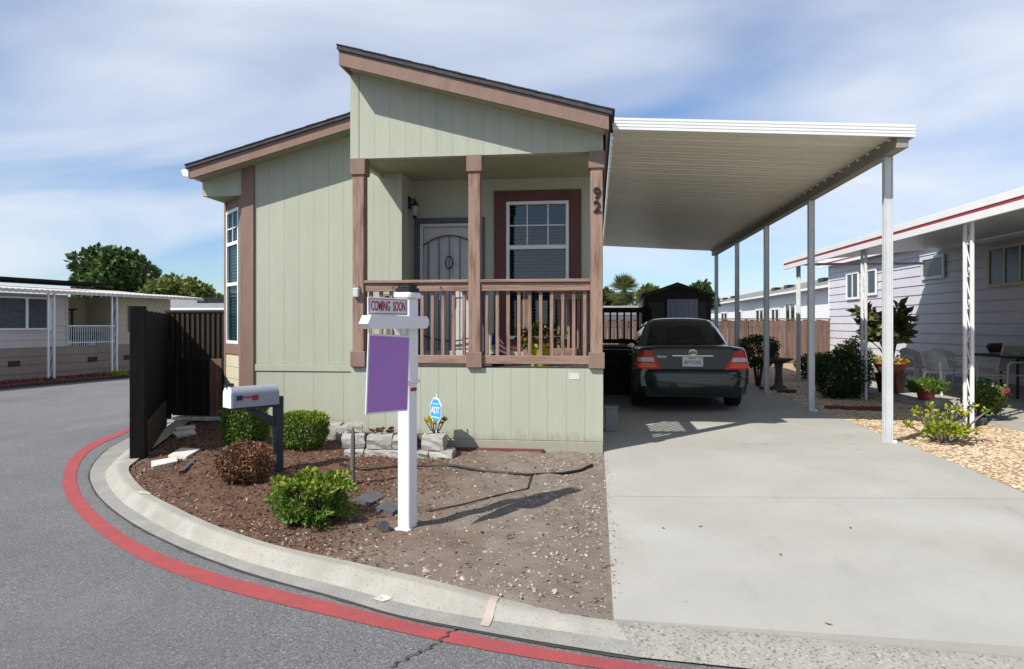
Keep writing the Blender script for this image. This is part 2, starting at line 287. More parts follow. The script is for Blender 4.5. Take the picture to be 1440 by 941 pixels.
def fixn(me):
    bm = bmesh.new(); bm.from_mesh(me); bmesh.ops.recalc_face_normals(bm, faces=bm.faces); bm.to_mesh(me); bm.free(); return me
class Thing:
    def __init__(s, name, label, cat, loc=(0, 0, 0), rz=0, group=None, world=False, kind=None):
        s.root = bpy.data.objects.new(name, None); COL.objects.link(s.root); s.root.location = loc; s.root.rotation_euler = (0, 0, rz); s.root.empty_display_size = .2
        s.root['label'] = label; s.root['category'] = cat
        if group: s.root['group'] = group
        s.off = Vector(loc) if world else Vector((0, 0, 0))
    def add(s, name, me, loc=(0, 0, 0), rot=None, parent=None, label=None, kind=None):
        o = bpy.data.objects.new(name, me); COL.objects.link(o)
        p = parent or s.root; o.parent = p
        l = Vector(loc) - s.off
        a = parent
        while a is not None and a is not s.root: l = l - Vector(a.location); a = a.parent
        o.location = l
        if rot: o.rotation_euler = rot
        if label: o['label'] = label
        if kind or me.get('many'): o['kind'] = kind or 'stuff'
        return o
    def box(s, name, x0, x1, y0, y1, z0, z1, m, parent=None, bev=.004, rot=None, **k):
        me = boxmesh(name, abs(x1 - x0), abs(y1 - y0), abs(z1 - z0), m, bev)
        return s.add(name, me, ((x0 + x1) / 2, (y0 + y1) / 2, (z0 + z1) / 2), rot, parent, **k)
    def geo(s, name, vf, m, parent=None, smooth=False, ctr=None, sharp=None, **k):
        V, Fc = vf; V = [Vector(v) for v in V]
        c = Vector(ctr) if ctr is not None else sum(V, Vector()) / len(V)
        me = fixn(mk(name, [v - c for v in V], Fc, m, smooth))
        if sharp: me.set_sharp_from_angle(angle=math.radians(sharp))
        return s.add(name, me, c, None, parent, **k)
    def tube(s, name, pts, r, m, parent=None, n=8, **k): return s.geo(name, tubegeo(pts, r, n), m, parent, smooth=True, sharp=50, **k)
    def prism(s, name, poly, d, m, parent=None, **k): return s.geo(name, prismgeo(poly, d), m, parent, **k)
    def lathe(s, name, prof, m, at=(0, 0, 0), parent=None, n=20, **k):
        V, Fc = lathegeo(prof, n); a = Vector(at); return s.geo(name, ([v + a for v in V], Fc), m, parent, smooth=True, sharp=40, ctr=at, **k)
def single(name, vf, m, label, cat, group=None, smooth=False, loc=None, sharp=None, rot=None):
    V, Fc = vf; V = [Vector(v) for v in V]
    if loc is None:
        loc = sum(V, Vector()) / len(V); loc.z = min(v.z for v in V); V = [v - loc for v in V]
    me = fixn(mk(name, V, Fc, m, smooth))
    if sharp: me.set_sharp_from_angle(angle=math.radians(sharp))
    o = bpy.data.objects.new(name, me); COL.objects.link(o); o.location = loc; o['label'] = label; o['category'] = cat
    if rot: o.rotation_euler = rot
    if group: o['group'] = group
    return o
def struct(name, me, loc=(0, 0, 0), kind='structure', label=None, cat=None):
    o = bpy.data.objects.new(name, me); COL.objects.link(o); o.location = loc; o['kind'] = kind
    if label: o['label'] = label
    if cat: o['category'] = cat
    return o
def textgeo(body, size, extr, org, xa, ya, sx=1, width=None, bold=.012):
    cu = bpy.data.curves.new('txt', 'FONT'); cu.body = body; cu.size = size; cu.extrude = extr; cu.align_x = 'CENTER'; cu.align_y = 'CENTER'; cu.resolution_u = 3
    cu.offset = size * bold
    o = bpy.data.objects.new('txt', cu); COL.objects.link(o); me = bpy.data.meshes.new_from_object(o)
    V = [v.co.copy() for v in me.vertices]; Fc = [tuple(p.vertices) for p in me.polygons]
    bpy.data.objects.remove(o); bpy.data.meshes.remove(me); bpy.data.curves.remove(cu)
    if width:
        w = max(v.x for v in V) - min(v.x for v in V); sx = width / w
    xa = Vector(xa).normalized(); ya = Vector(ya).normalized(); na = xa.cross(ya); org = Vector(org)
    return [org + xa * v.x * sx + ya * v.y + na * v.z for v in V], Fc
def leaves(name, Pn, size, material, aspect=.55, outward=None, bias=.5, fold=.12):
    n = len(Pn); d = RNG.normal(size=(n, 3)); d /= np.linalg.norm(d, axis=1)[:, None]
    if outward is not None: d = d * (1 - bias) + outward * bias; d /= np.linalg.norm(d, axis=1)[:, None] + 1e-9
    r = RNG.normal(size=(n, 3)); b = np.cross(d, r); b /= np.linalg.norm(b, axis=1)[:, None] + 1e-9
    nn = np.cross(d, b); s = (size * RNG.uniform(.6, 1.35, n))[:, None]
    V = np.stack([Pn, Pn + d * s * .5 + b * s * aspect * .5 + nn * s * fold, Pn + d * s, Pn + d * s * .5 - b * s * aspect * .5 + nn * s * fold], 1).reshape(-1, 3)
    return quadmesh(name, V, n, material)
def sphpts(n, rx, ry, rz, lo=.7, hi=1.0, power=2.0, zmin=-1, noise=.1):
    # points near the surface of a super-ellipsoid, with lumps
    d = RNG.normal(size=(n * 2, 3)); d /= np.linalg.norm(d, axis=1)[:, None]; d = d[d[:, 2] > zmin][:n]
    e = (np.abs(d) ** power).sum(1) ** (-1 / power); q = d * e[:, None]
    lump = 1 + noise * (np.sin(d[:, 0] * 7 + 1.3) * np.cos(d[:, 1] * 6 + .4) + .7 * np.sin(d[:, 2] * 9 + d[:, 0] * 5))
    r = RNG.uniform(lo, hi, len(q)) ** .5 * lump
    return q * r[:, None] * np.array([rx, ry, rz]), d
# ------------------------------------------------------------------ setting: ground, road, kerb, driveway, beds
ZR = -.15
def sheet(name, x0, x1, y0, y1, z, m): return struct(name, mk(name, [(x0, y0, z), (x1, y0, z), (x1, y1, z), (x0, y1, z)], [(0, 1, 2, 3)], m))
sheet('ground', -600, 600, -200, 900, ZR - .02, 'dirt')
sheet('road', -40, 40, -30, 60, ZR, 'asphalt')
def pl(lst, ox, oy, sc, z): return [G(ox + a / sc, oy + b / sc, z) for a, b in lst]
def resamp(pts, n):
    p = np.array([tuple(q) for q in pts]); 
    for _ in range(3):   # corner cutting for smoothness
        a = p[:-1] * .75 + p[1:] * .25; b = p[:-1] * .25 + p[1:] * .75
        q = np.empty((len(a) * 2, 3)); q[0::2] = a; q[1::2] = b; p = np.vstack([p[:1], q, p[-1:]])
    s = np.r_[0, np.cumsum(np.linalg.norm(np.diff(p, axis=0), axis=1))]; t = np.linspace(0, s[-1], n)
    return np.stack([np.interp(t, s, p[:, i]) for i in range(3)], 1)
SC3 = 1251 / 480; SC4 = 1159 / 420; SC7 = 1440 / 600
outer = pl([(483, 60), (340, 100), (250, 160), (213, 240), (225, 310), (300, 410), (420, 500), (560, 575), (760, 650), (960, 700), (1251, 765)], 0, 580, SC3, ZR) + pl([(200, 803), (400, 850), (700, 908)], 480, 600, SC4, ZR)
inner = pl([(483, 72), (370, 112), (300, 165), (275, 230), (290, 300), (350, 370), (480, 470), (650, 550), (850, 610), (1050, 660), (1251, 705)], 0, 580, SC3, ZR) + pl([(200, 748), (400, 790), (700, 850), (900, 888)], 480, 600, SC4, ZR)
gut = pl([(475, 95), (400, 130), (345, 185), (325, 230), (345, 290), (400, 350), (500, 420), (640, 490), (800, 555), (1000, 620), (1251, 685)], 0, 580, SC3, ZR) + pl([(200, 735), (450, 782), (750, 840), (1159, 905)], 480, 600, SC4, ZR)
ZK = -.05
bed = pl([(486, 188), (466, 210), (490, 250), (540, 300), (620, 340), (760, 410), (900, 460), (1050, 505), (1251, 545)], 0, 580, SC3, ZK) + pl([(250, 580), (500, 635), (620, 655), (860, 698), (1055, 722)], 480, 600, SC4, ZK)
def ext(pts, back, fwd):
    a = (pts[0] - pts[1]).normalized(); b = (pts[-1] - pts[-2]).normalized()
    return [pts[0] + a * back] + pts + [pts[-1] + b * fwd]
backdir = Vector((-.38, .92, 0))
outer = [outer[0] + backdir * 14] + outer + [outer[-1] + Vector((1, -.17, 0)) * 8]
inner = [inner[0] + backdir * 14] + inner + [inner[-1] + Vector((1, -.17, 0)) * 8]
gut = [gut[0] + backdir * 14] + gut
bed = [bed[0] + backdir * 14] + bed
apron_a = bed[-1].copy(); gut_a = gut[-1].copy()
def strip(name, A, B, n, zf, m, prof=2, kind='structure'):
    a = resamp(A, n); b = resamp(B, n); V = []; Fc = []
    for i in range(n):
        for j in range(prof):
            t = j / (prof - 1); q = a[i] * (1 - t) + b[i] * t; V.append((q[0], q[1], zf(t, q)))
    for i in range(n - 1):
        for j in range(prof - 1):
            k = i * prof + j; Fc.append((k, k + 1, k + prof + 1, k + prof))
    return struct(name, mk(name, V, Fc, m, smooth=True), kind=kind)
strip('red_road_line', [o_ * .84 + i_ * .16 for o_, i_ in zip(resamp(outer, 90), resamp(inner, 90))], [tuple(v) for v in resamp(inner, 90)], 160, lambda t, q: ZR + .004, 'red', 4)
def kz(t, q):
    e = min(1, max(0, (q[0] + 1.0) / 1.05)); e = e * e * (3 - 2 * e)
    ap = -.09 + (ZR + .012 + .09) * (0 if t < .2 else (t - .2) / .8)
    return kz0(t) * (1 - e) + ap * e
def kz0(t):
    top = ZK + .012
    if t < .28: return top
    if t < .62:
        u = (t - .28) / .34; return top + (ZR + .02 - top) * (3 * u * u - 2 * u ** 3)
    return ZR + .02 - .012 * (t - .62) / .38 - .0
def gutfix(pts): return pts
TS = .60
KA0, KB0 = resamp(bed, 180), resamp(gut, 180); KM = [tuple(a * (1 - TS) + b * TS) for a, b in zip(KA0, KB0)]
def lin(name, A, B, t0, t1, m, prof):
    V = []; Fc = []
    for i in range(180):
        for j in range(prof): t = t0 + (t1 - t0) * j / (prof - 1); q = A[i] * (1 - t) + B[i] * t; V.append((q[0], q[1], kz(t, q)))
    for i in range(179):
        for j in range(prof - 1): k = i * prof + j; Fc.append((k, k + 1, k + prof + 1, k + prof))
    return struct(name, mk(name, V, Fc, m, smooth=True))
lin('kerb', KA0, KB0, 0, TS, 'curb', 11); lin('gutter', KA0, KB0, TS, 1, 'gutter', 6)
# dark asphalt seam beside the gutter
def offs(p, q, d): return [a + (b - a).normalized() * d for a, b in zip(p, q)]
ra = resamp(gut, 160); 
seam = []
V = []; Fc = []
for i in range(160):
    t = ra[min(i + 1, 159)] - ra[max(i - 1, 0)]; nrm = np.array([t[1], -t[0], 0]); nrm /= np.linalg.norm(nrm) + 1e-9
    w = .012 + .012 * abs(math.sin(i * 1.7) * math.cos(i * .6))
    V += [tuple(ra[i] + nrm * w + np.array([0, 0, .006])), tuple(ra[i] - nrm * .03 + np.array([0, 0, .006]))]
    if i: k = 2 * i; Fc.append((k - 2, k - 1, k + 1, k))
struct('road_seam', mk('road_seam', V, Fc, 'joint'))
# driveway apron (exposed aggregate) continuing the kerb to the right
ap_end = G(1440, 926, -.09); adir = (ap_end - apron_a); adir.z = 0; adir.normalize()
Va = [apron_a, apron_a + adir * 5.5]; Vg = [gut_a, gut_a + adir * 5.2]
strip('driveway_apron', Va, Vg, 40, lambda t, q: -.09 + (ZR + .012 + .09) * (0 if t < .2 else (t - .2) / .8), 'agg', 10)
APY = lambda x: apron_a.y + (x - apron_a.x) * adir.y / adir.x
def dz(X, Y): return -.085 * min(1, max(0, (7 - Y) / 3.4)) + .024 * max(X, -.1)
DXL, DXR = .09, 3.42
joints = [None, 5.78, 8.1, 11.0, 14.0, 17.0, 20.4]
base = Thing('driveway', 'x', 'x'); base_o = base.root
for k in ('label', 'category'): del base_o[k]
base_o['kind'] = 'structure'
for i in range(6):
    V = []; Fc = []; nx, ny = 13, 9; g_ = .006
    for a in range(nx):
        for b in range(ny):
            x = DXL + (DXR - DXL) * a / (nx - 1)
            y0 = APY(x) + .004 if i == 0 else joints[i] + g_; y1 = joints[i + 1] - g_
            y = y0 + (y1 - y0) * b / (ny - 1); V.append(Vector((x, y, dz(x, y) + .004 - (.004 if b in (0, ny - 1) or a in (0, nx - 1) else 0))))
    for a in range(nx - 1):
        for b in range(ny - 1): k = a * ny + b; Fc.append((k, k + ny, k + ny + 1, k + 1))
    # skirt down
    rim = [a * ny for a in range(nx)] + [(nx - 1) * ny + b for b in range(1, ny)] + [a * ny + ny - 1 for a in range(nx - 2, -1, -1)] + [b for b in range(ny - 2, 0, -1)]
    n0 = len(V); V += [V[r] - Vector((0, 0, .09)) for r in rim]
    for k in range(len(rim)): k2 = (k + 1) % len(rim); Fc.append((rim[k2], rim[k], n0 + k, n0 + k2))
    base.geo('slab', (V, Fc), 'conc')
struct('driveway_joint_base', mk('driveway_joint_base', [(DXL + .02, 4.2, -.10), (DXR - .02, 4.2, -.02), (DXR - .02, 20.5, .02), (DXL + .02, 20.5, -.05)], [(0, 1, 2, 3)], 'joint'))
# garden bed
bedp = resamp(bed, 300)[:, :2]
rng2 = np.random.default_rng(3)
poly = np.vstack([bedp, [[.13, bedp[-1, 1]], [.13, 8.7], [-2.5, 8.75], [-5.3, 9.4], [-5.3, 22], [-11.2, 22]]])
def inside(p, x, y):
    r = np.zeros(len(x), bool); j = len(p) - 1
    for i in range(len(p)):
        c = ((p[i, 1] > y) != (p[j, 1] > y)) & (x < (p[j, 0] - p[i, 0]) * (y - p[i, 1]) / (p[j, 1] - p[i, 1] + 1e-12) + p[i, 0]); r ^= c; j = i
    return r
def bdist(x, y):
    d = np.full(len(x), 9.0)
    for q in bedp: d = np.minimum(d, np.hypot(x - q[0], y - q[1]))
    return d
def wob(x, y): return .010 * np.sin(x * 5.1 + 1) * np.cos(y * 4.3) + .006 * np.sin(x * 13 + y * 9) + .004 * np.sin(x * 31 - y * 27)
def bedz(x, y):
    b = -.055 + .05 * np.clip(bdist(x, y) / 1.6, 0, 1) + wob(x, y) * np.clip(bdist(x, y) / .35, 0, 1); d = -.085 * np.clip((7 - y) / 3.4, 0, 1) - .014
    t = np.clip((x + .35) / .4, 0, 1); return b * (1 - t) + np.minimum(b, d) * t
def bedz1(x, y): return float(bedz(np.array([x]), np.array([y]))[0])
gx = np.arange(-7.6, .15, .045); gy = np.arange(3.2, 11.5, .045); XX, YY = np.meshgrid(gx, gy, indexing='ij'); fx, fy = XX.ravel(), YY.ravel()
ins = inside(poly, fx, fy) | (bdist(fx, fy) < .10); ins &= fx < .128; ZZ = np.where(inside(poly, fx, fy), bedz(fx, fy), -.10); idx = ins.reshape(XX.shape)
ny = len(gy); Fc = []
for a in range(len(gx) - 1):
    for b in range(ny - 1):
        if idx[a, b] and idx[a + 1, b] and idx[a, b + 1] and idx[a + 1, b + 1]: k = a * ny + b; Fc.append((k, k + ny, k + ny + 1, k + 1))
used = sorted({i for f in Fc for i in f}); rm = {u: i for i, u in enumerate(used)}
struct('garden_bed', mk('garden_bed', [(fx[u], fy[u], ZZ[u]) for u in used], [tuple(rm[i] for i in f) for f in Fc], 'soil', smooth=True))
def scatter_chips(name, n, size, m, dens, label, aspect=.4, lift=.004):
    x = rng2.uniform(-6.6, .08, n); y = rng2.uniform(3.4, 9.6, n); k = inside(poly, x, y) & (rng2.random(n) < dens(x, y)) & (bdist(x, y) > .02); x, y = x[k], y[k]
    n = len(x); z = bedz(x, y) + lift; a = rng2.uniform(0, 6.28, n); s = size * rng2.uniform(.5, 1.6, n); t = rng2.normal(0, .35, n); t2 = rng2.normal(0, .35, n)
    d = np.stack([np.cos(a), np.sin(a), t], 1) * s[:, None]; b = np.stack([-np.sin(a), np.cos(a), t2], 1) * (s * aspect)[:, None]; c = np.stack([x, y, z + np.abs(t) * s], 1)
    V = np.stack([c - d - b, c + d - b * .6, c + d * .9 + b, c - d * .8 + b * .8], 1).reshape(-1, 3)
    o = struct(name, quadmesh(name, V, n, m), kind='stuff', label=label, cat='mulch'); return o
left = lambda x, y: np.clip((-1.1 - x) / .8, .06, 1)
scatter_chips('bark_mulch', 42000, .0115, 'mulch', left, 'brown bark mulch chips over the garden bed round the shrubs')
scatter_chips('pale_chips', 14000, .0085, 'pale', lambda x, y: np.clip(.12 + .60 * np.clip((x + 1.2) / 1.3, 0, 1) + .5 * (bdist(x, y) < .2), 0, 1), 'pale chips and dry leaf bits scattered on bare soil beside driveway', aspect=.55)
x = .095 + np.abs(rng2.normal(0, .028, 130)); y = rng2.uniform(3.75, 8.0, 130); a = rng2.uniform(0, 6.28, 130); s = rng2.uniform(.003, .009, 130); z = np.array([dz(u_, v_) for u_, v_ in zip(x, y)]) + .007
d = np.stack([np.cos(a), np.sin(a), 0 * a], 1) * s[:, None]; b = np.stack([-np.sin(a), np.cos(a), .3 + 0 * a], 1) * (s * .5)[:, None]; c = np.stack([x, y, z], 1)
struct('soil_crumbs', quadmesh('soil_crumbs', np.stack([c - d - b, c + d - b * .6, c + d * .9 + b, c - d * .8 + b * .8], 1).reshape(-1, 3), 130, 'mulch'), kind='stuff', label='soil crumbs and bark bits spilled along the driveway edge', cat='soil')
# clods and small stones in the bare part of the bed
n = 1900; x = rng2.uniform(-2.6, .06, n); y = rng2.uniform(3.6, 7.5, n); k = inside(poly, x, y) & (bdist(x, y) > .03) & (rng2.random(n) < .35 + .65 * ((x > -.5) | (bdist(x, y) < .35))); x, y = x[k], y[k]; n = len(x); z = bedz(x, y)
ico = np.array([(0, 0, 1), (1, 0, .1), (.2, .95, 0), (-.9, .3, .1), (-.3, -.9, 0), (.6, -.7, -.1)]); tri = [(0, 1, 2), (0, 2, 3), (0, 3, 4), (0, 4, 5), (0, 5, 1)]
s = rng2.uniform(.004, .013, n) * (1 + .8 * (rng2.random(n) < .06)); pv = ico[None] * rng2.uniform(.7, 1.2, (n, 6, 1)); Vp = np.stack([x[:, None] + pv[..., 0] * s[:, None], y[:, None] + pv[..., 1] * s[:, None], z[:, None] + pv[..., 2] * s[:, None] * .8], 2)
struct('soil_pebbles', mk('soil_pebbles', Vp.reshape(-1, 3), [tuple(i * 6 + j for j in t_) for i in range(n) for t_ in tri], 'pale'), kind='stuff', label='small pale stones strewn over the bare soil by the driveway', cat='gravel')
# gravel bed right of the driveway
GX0, GX1 = 3.425, 5.05
def gz(x, y): return .075 + .012 * np.sin(x * 3 + y * 2) * np.cos(y * 1.7) - .06 * np.clip((7 - y) / 3, 0, 1)
gx = np.arange(GX0, GX1 + 3.4, .12); gy = np.arange(3.2, 24.2, .12); V = []; Fc = []
for a, x in enumerate(gx):
    for b, y in enumerate(gy): V.append((x, y, float(gz(x, y)) - .004))
for a in range(len(gx) - 1):
    for b in range(len(gy) - 1): k = a * len(gy) + b; Fc.append((k, k + len(gy), k + len(gy) + 1, k + 1))
struct('gravel_ground', mk('gravel_ground', V, Fc, 'gravelbase', smooth=True))
n = 20000; x = rng2.uniform(GX0 + .01, GX1 + .2, n); y = 3.5 + (rng2.random(n) ** 1.35) * 13; z = gz(x, y)
ico = np.array([(0, 0, 1), (1, 0, .1), (.2, .95, 0), (-.9, .3, .1), (-.3, -.9, 0), (.6, -.7, -.1)]); tri = [(0, 1, 2), (0, 2, 3), (0, 3, 4), (0, 4, 5), (0, 5, 1)]
a = rng2.uniform(0, 6.28, n); s = rng2.uniform(.010, .024, n); ca, sa = np.cos(a), np.sin(a); pv = ico[None] * rng2.uniform(.7, 1.2, (n, 6, 1))
px_ = pv[..., 0] * 1.3; py_ = pv[..., 1]
Vp = np.stack([x[:, None] + (px_ * ca[:, None] - py_ * sa[:, None]) * s[:, None], y[:, None] + (px_ * sa[:, None] + py_ * ca[:, None]) * s[:, None], z[:, None] + pv[..., 2] * s[:, None] * .6], 2)
Vt = Vp[:, np.array(tri).ravel()].reshape(-1, 3)
# welded version so every pebble is one island
me = bpy.data.meshes.new('pebbles'); me.vertices.add(n * 6); me.vertices.foreach_set('co', Vp.reshape(-1, 3).astype(np.float32).ravel())
li = (np.arange(n)[:, None] * 6 + np.array(tri).ravel()[None]).ravel().astype(np.int32)
me.loops.add(len(li)); me.loops.foreach_set('vertex_index', li); me.polygons.add(n * 5); me.polygons.foreach_set('loop_start', np.arange(0, len(li), 3, dtype=np.int32)); me.polygons.foreach_set('loop_total', np.full(n * 5, 3, dtype=np.int32))
me.materials.append(M['pebble']); me.update(calc_edges=True); me.validate()
struct('pebbles', me, kind='stuff', label='tan decorative pebbles covering the strip beside the driveway', cat='gravel')
# neighbour's patio slab
Vp_ = prismgeo([(5.35, 5.0, .0), (8.25, 5.0, .0), (8.25, 18.5, .0), (5.0, 18.5, .0)], (0, 0, .105)); struct('patio', fixn(mk('patio', *Vp_, 'conc')))

# ------------------------------------------------------------------ the sage green home
Y0, Y1, YB = 7.6, 8.6, 9.15
XL, XR = -2.81, .08
XW = -4.67; XE = -5.25; XS = -2.50
ZF, ZB = .92, 3.32
YEND = 20.0
hm = Thing('mobile_home', 'sage green mobile home with rose brown trim and a railed front porch', 'house', ((XL + XR) / 2 - 1, Y0, 0), world=True)
def fz(x): return 4.28 + (x + 2.80) * (3.47 - 4.28) / 2.927          # underside of the porch-roof fascia
def lz(x): return 3.297 + (x + 5.24) * .267                          # underside of the left fascia
def boards(parent, name, x0, x1, zlo, zhi, y, m, step, th=.016, cuts=(), gap=.0022):
    xs = [x0]; 
    while xs[-1] + step * 1.3 < x1: xs.append(xs[-1] + step)
    xs.append(x1)
    for a, b in zip(xs[:-1], xs[1:]):
        a2, b2 = a + gap / 2, b - gap / 2
        za = zlo(a2) if callable(zlo) else zlo; zb_ = zlo(b2) if callable(zlo) else zlo
        ta = zhi(a2) if callable(zhi) else zhi; tb = zhi(b2) if callable(zhi) else zhi
        if not callable(zlo) and not callable(zhi): hm.box(name, a2, b2, y, y + th, za, ta, m, parent, bev=.002)
        else: hm.prism(name, [(a2, y, za), (b2, y, zb_), (b2, y, tb), (a2, y, ta)], (0, th, 0), m, parent)
def panel(name, pts, d, m='sage', parent=None): return hm.prism(name, pts, d, m, parent)
# porch gable
gw = panel('gable_wall', [(XL, Y0 + .0045, ZB), (XR, Y0 + .0045, ZB), (XR, Y0 + .0045, fz(XR) + .1), (XL, Y0 + .0045, fz(XL) + .1)], (0, .08, 0))
boards(gw, 'siding_board', XL + .10, XR, ZB, lambda x: fz(x) + .08, Y0, 'sage', .182)
hm.prism('corner_board', [(XL - .004, Y0 - .006, ZB - .004), (XL + .096, Y0 - .006, ZB - .004), (XL + .096, Y0 - .006, fz(XL + .1) + .08), (XL - .004, Y0 - .006, fz(XL) + .09)], (0, .022, 0), 'sage', gw)
# clerestory wall above the left roof and enclosure behind
panel('clerestory_wall', [(XL, Y0 + .1, ZB), (XL, YEND, ZB), (XL, YEND, fz(XL) + .1), (XL, Y0 + .1, fz(XL) + .1)], (.06, 0, 0))
panel('porch_ceiling', [(XL + .06, Y0 + .1, 3.375), (XR, Y0 + .1, 3.375), (XR, YB, 3.375), (XL + .06, YB, 3.375)], (0, 0, .04), 'soffit')
panel('beam_underside', [(XL, Y0 + .0965, ZB), (XR, Y0 + .0965, ZB), (XR, Y0 + .0965, 3.40), (XL, Y0 + .0965, 3.40)], (0, .05, 0), 'soffit')
# porch roof
TH = .16
def rz_(x): return fz(x) + TH
RX0, RX1 = XL - .02, .135
roof = hm.prism('porch_roof', [(RX0 - .015, 7.255, rz_(RX0 - .015) + .004), (RX1 + .035, 7.255, rz_(RX1 + .035) + .004), (RX1 + .035, 7.255, rz_(RX1 + .035) + .05), (RX0 - .015, 7.255, rz_(RX0 - .015) + .05)], (0, YEND + .2 - 7.255, 0), 'shingle')
hm.prism('fascia', [(RX0, 7.28, fz(RX0)), (RX1, 7.28, fz(RX1)), (RX1, 7.28, rz_(RX1)), (RX0, 7.28, rz_(RX0))], (0, .035, 0), 'rose', roof)
hm.prism('fascia', [(RX0, 7.317, fz(RX0)), (RX0, YEND, fz(RX0)), (RX0, YEND, rz_(RX0)), (RX0, 7.317, rz_(RX0))], (.03, 0, 0), 'rose', roof)
hm.prism('fascia', [(RX1 - .03, 7.317, fz(RX1)), (RX1 - .03, YEND, fz(RX1)), (RX1 - .03, YEND, rz_(RX1)), (RX1 - .03, 7.317, rz_(RX1))], (.03, 0, 0), 'rose', roof)
hm.prism('soffit', [(RX0 + .032, 7.317, fz(RX0) + .03), (RX1 - .032, 7.317, fz(RX1) + .03), (RX1 - .032, 7.317, fz(RX1) + .042), (RX0 + .032, 7.317, fz(RX0) + .042)], (0, Y0 - 7.32, 0), 'soffit', roof)
# shingle courses along the raking edge (slight overlaps)
for i in range(11):
    xa = RX0 - .02 + i * (RX1 + .055 - RX0) / 11; xb = xa + (RX1 + .055 - RX0) / 11 + .03
    hm.prism('shingle', [(xa, 7.245 - .002 * (i % 3), rz_(xa) + .0525), (xb, 7.245, rz_(xb) + .0525), (xb, 7.245, rz_(xb) + .066), (xa, 7.245, rz_(xa) + .060)], (0, .9, 0), 'shingle', roof)
# left wing
lw = panel('front_wall', [(XW, Y1 + .0045, 0), (XS, Y1 + .0045, 0), (XS, Y1 + .0045, lz(XS) + .12), (XW, Y1 + .0045, lz(XW) + .12)], (0, .08, 0))
boards(lw, 'siding_board', -4.505, XS - .07, .885, lambda x: min(lz(x) + .1, 3.99) if x < XL else 3.37, Y1, 'sage', .205)
boards(lw, 'skirt_board', -4.505, XS, 0.0, .785, Y1, 'sage', .41, gap=.0012)
hm.box('belt_trim', -4.505, XS, Y1 - .014, Y1 + .014, .79, .88, 'sage', lw)
hm.box('corner_board', XS - .068, XS + .012, Y1 - .012, Y1 + .015, .9, 3.372, 'sage', lw)
hm.box('corner_trim', XW - .012, -4.508, Y1 - .03, Y1 + .015, 0, lz(-4.6) + .05, 'rose', lw)
# upper frieze over the chamfered corner and its soffit
panel('frieze', [(XE, Y1 + .002, 3.13), (XW - .014, Y1 + .002, 3.13), (XW - .014, Y1 + .002, lz(XW) + .1), (XE, Y1 + .002, lz(XE) + .1)], (0, .05, 0))
panel('corner_soffit', [(XE, Y1 + .053, 3.132), (XW, Y1 + .098, 3.132), (XW - .02, Y1 + .12, 3.132), (XE, Y1 + .66, 3.132)], (0, 0, .02), 'soffit')
# chamfered bay wall at 45 degrees
A = Vector((XW - .014, Y1 + .012, 0)); B = Vector((XE, Y1 + .012 + (XW - .014 - XE), 0)); D = (B - A).normalized(); N = Vector((-D.y, D.x, 0)); N = N if N.y < 0 else -N; LN = (B - A).length
def bay(name, s0, s1, z0, z1, out, th, m, parent=None, **k):
    p = [A + D * s0 + N * out, A + D * s1 + N * out]; a, b = p
    return hm.prism(name, [(a.x, a.y, z0), (b.x, b.y, z0), (b.x, b.y, z1), (a.x, a.y, z1)], -N * th, m, parent, **k)
bw = bay('bay_wall', 0, LN, 0, 1.14, 0, .05, 'cream')
bay('bay_wall', 0, LN, 3.0, 3.13, 0, .05, 'rose')
bay('bay_wall', 0, .115, 1.14, 3.0, 0, .05, 'rose'); bay('bay_wall', LN - .115, LN, 1.14, 3.0, 0, .05, 'rose')
bay('corner_trim', 0, .10, 0, 3.13, .022, .022, 'rose', bw); bay('corner_trim', LN - .085, LN, 0, 3.13, .022, .022, 'rose', bw)
bay('sill_board', .10, LN - .085, 1.00, 1.14, .02, .02, 'rose', bw)
for i in range(6): bay('lap_board', .103, LN - .088, .985 - .16 * (i + 1), .985 - .16 * i - .006, .016, .016, 'cream', bw)
WZ0, WZ1 = 1.16, 2.96
w = bay('bay_window', .12, LN - .12, WZ0, WZ1, .006, .008, 'bayglass')
for (s0, s1, z0, z1) in ((.115, .155, WZ0 - .02, WZ1 + .03), (LN - .155, LN - .115, WZ0 - .02, WZ1 + .03)): bay('frame', s0, s1, z0, z1, .026, .03, 'white', w)
for z in (WZ0 - .02, 1.94, 2.50, WZ1 - .01): bay('frame', .156, LN - .156, z, z + .045, .0255, .03, 'white', w)
bay('muntin', LN / 2 - .008, LN / 2 + .008, 2.547, WZ1 - .012, .018, .010, 'white', w); bay('muntin', .157, LN - .157, 2.73, 2.746, .0165, .008, 'white', w)
sv = []; sf = []
for i in range(int((WZ1 - WZ0) / .045)):
    z = WZ0 + i * .045; p = [A + D * .14 - N * .03, A + D * (LN - .14) - N * .03]; g1 = prismgeo([(p[0].x, p[0].y, z), (p[1].x, p[1].y, z), (p[1].x - N.x * .02, p[1].y - N.y * .02, z + .043), (p[0].x - N.x * .02, p[0].y - N.y * .02, z + .043)], (0, 0, .003))
    sf += [tuple(j + len(sv) for j in f) for f in g1[1]]; sv += g1[0]
hm.geo('blind', (sv, sf), 'greenblind', w, kind='stuff')
bay('room_back', .02, LN - .02, 1.1, 3.0, -.30, .02, 'dark', w)
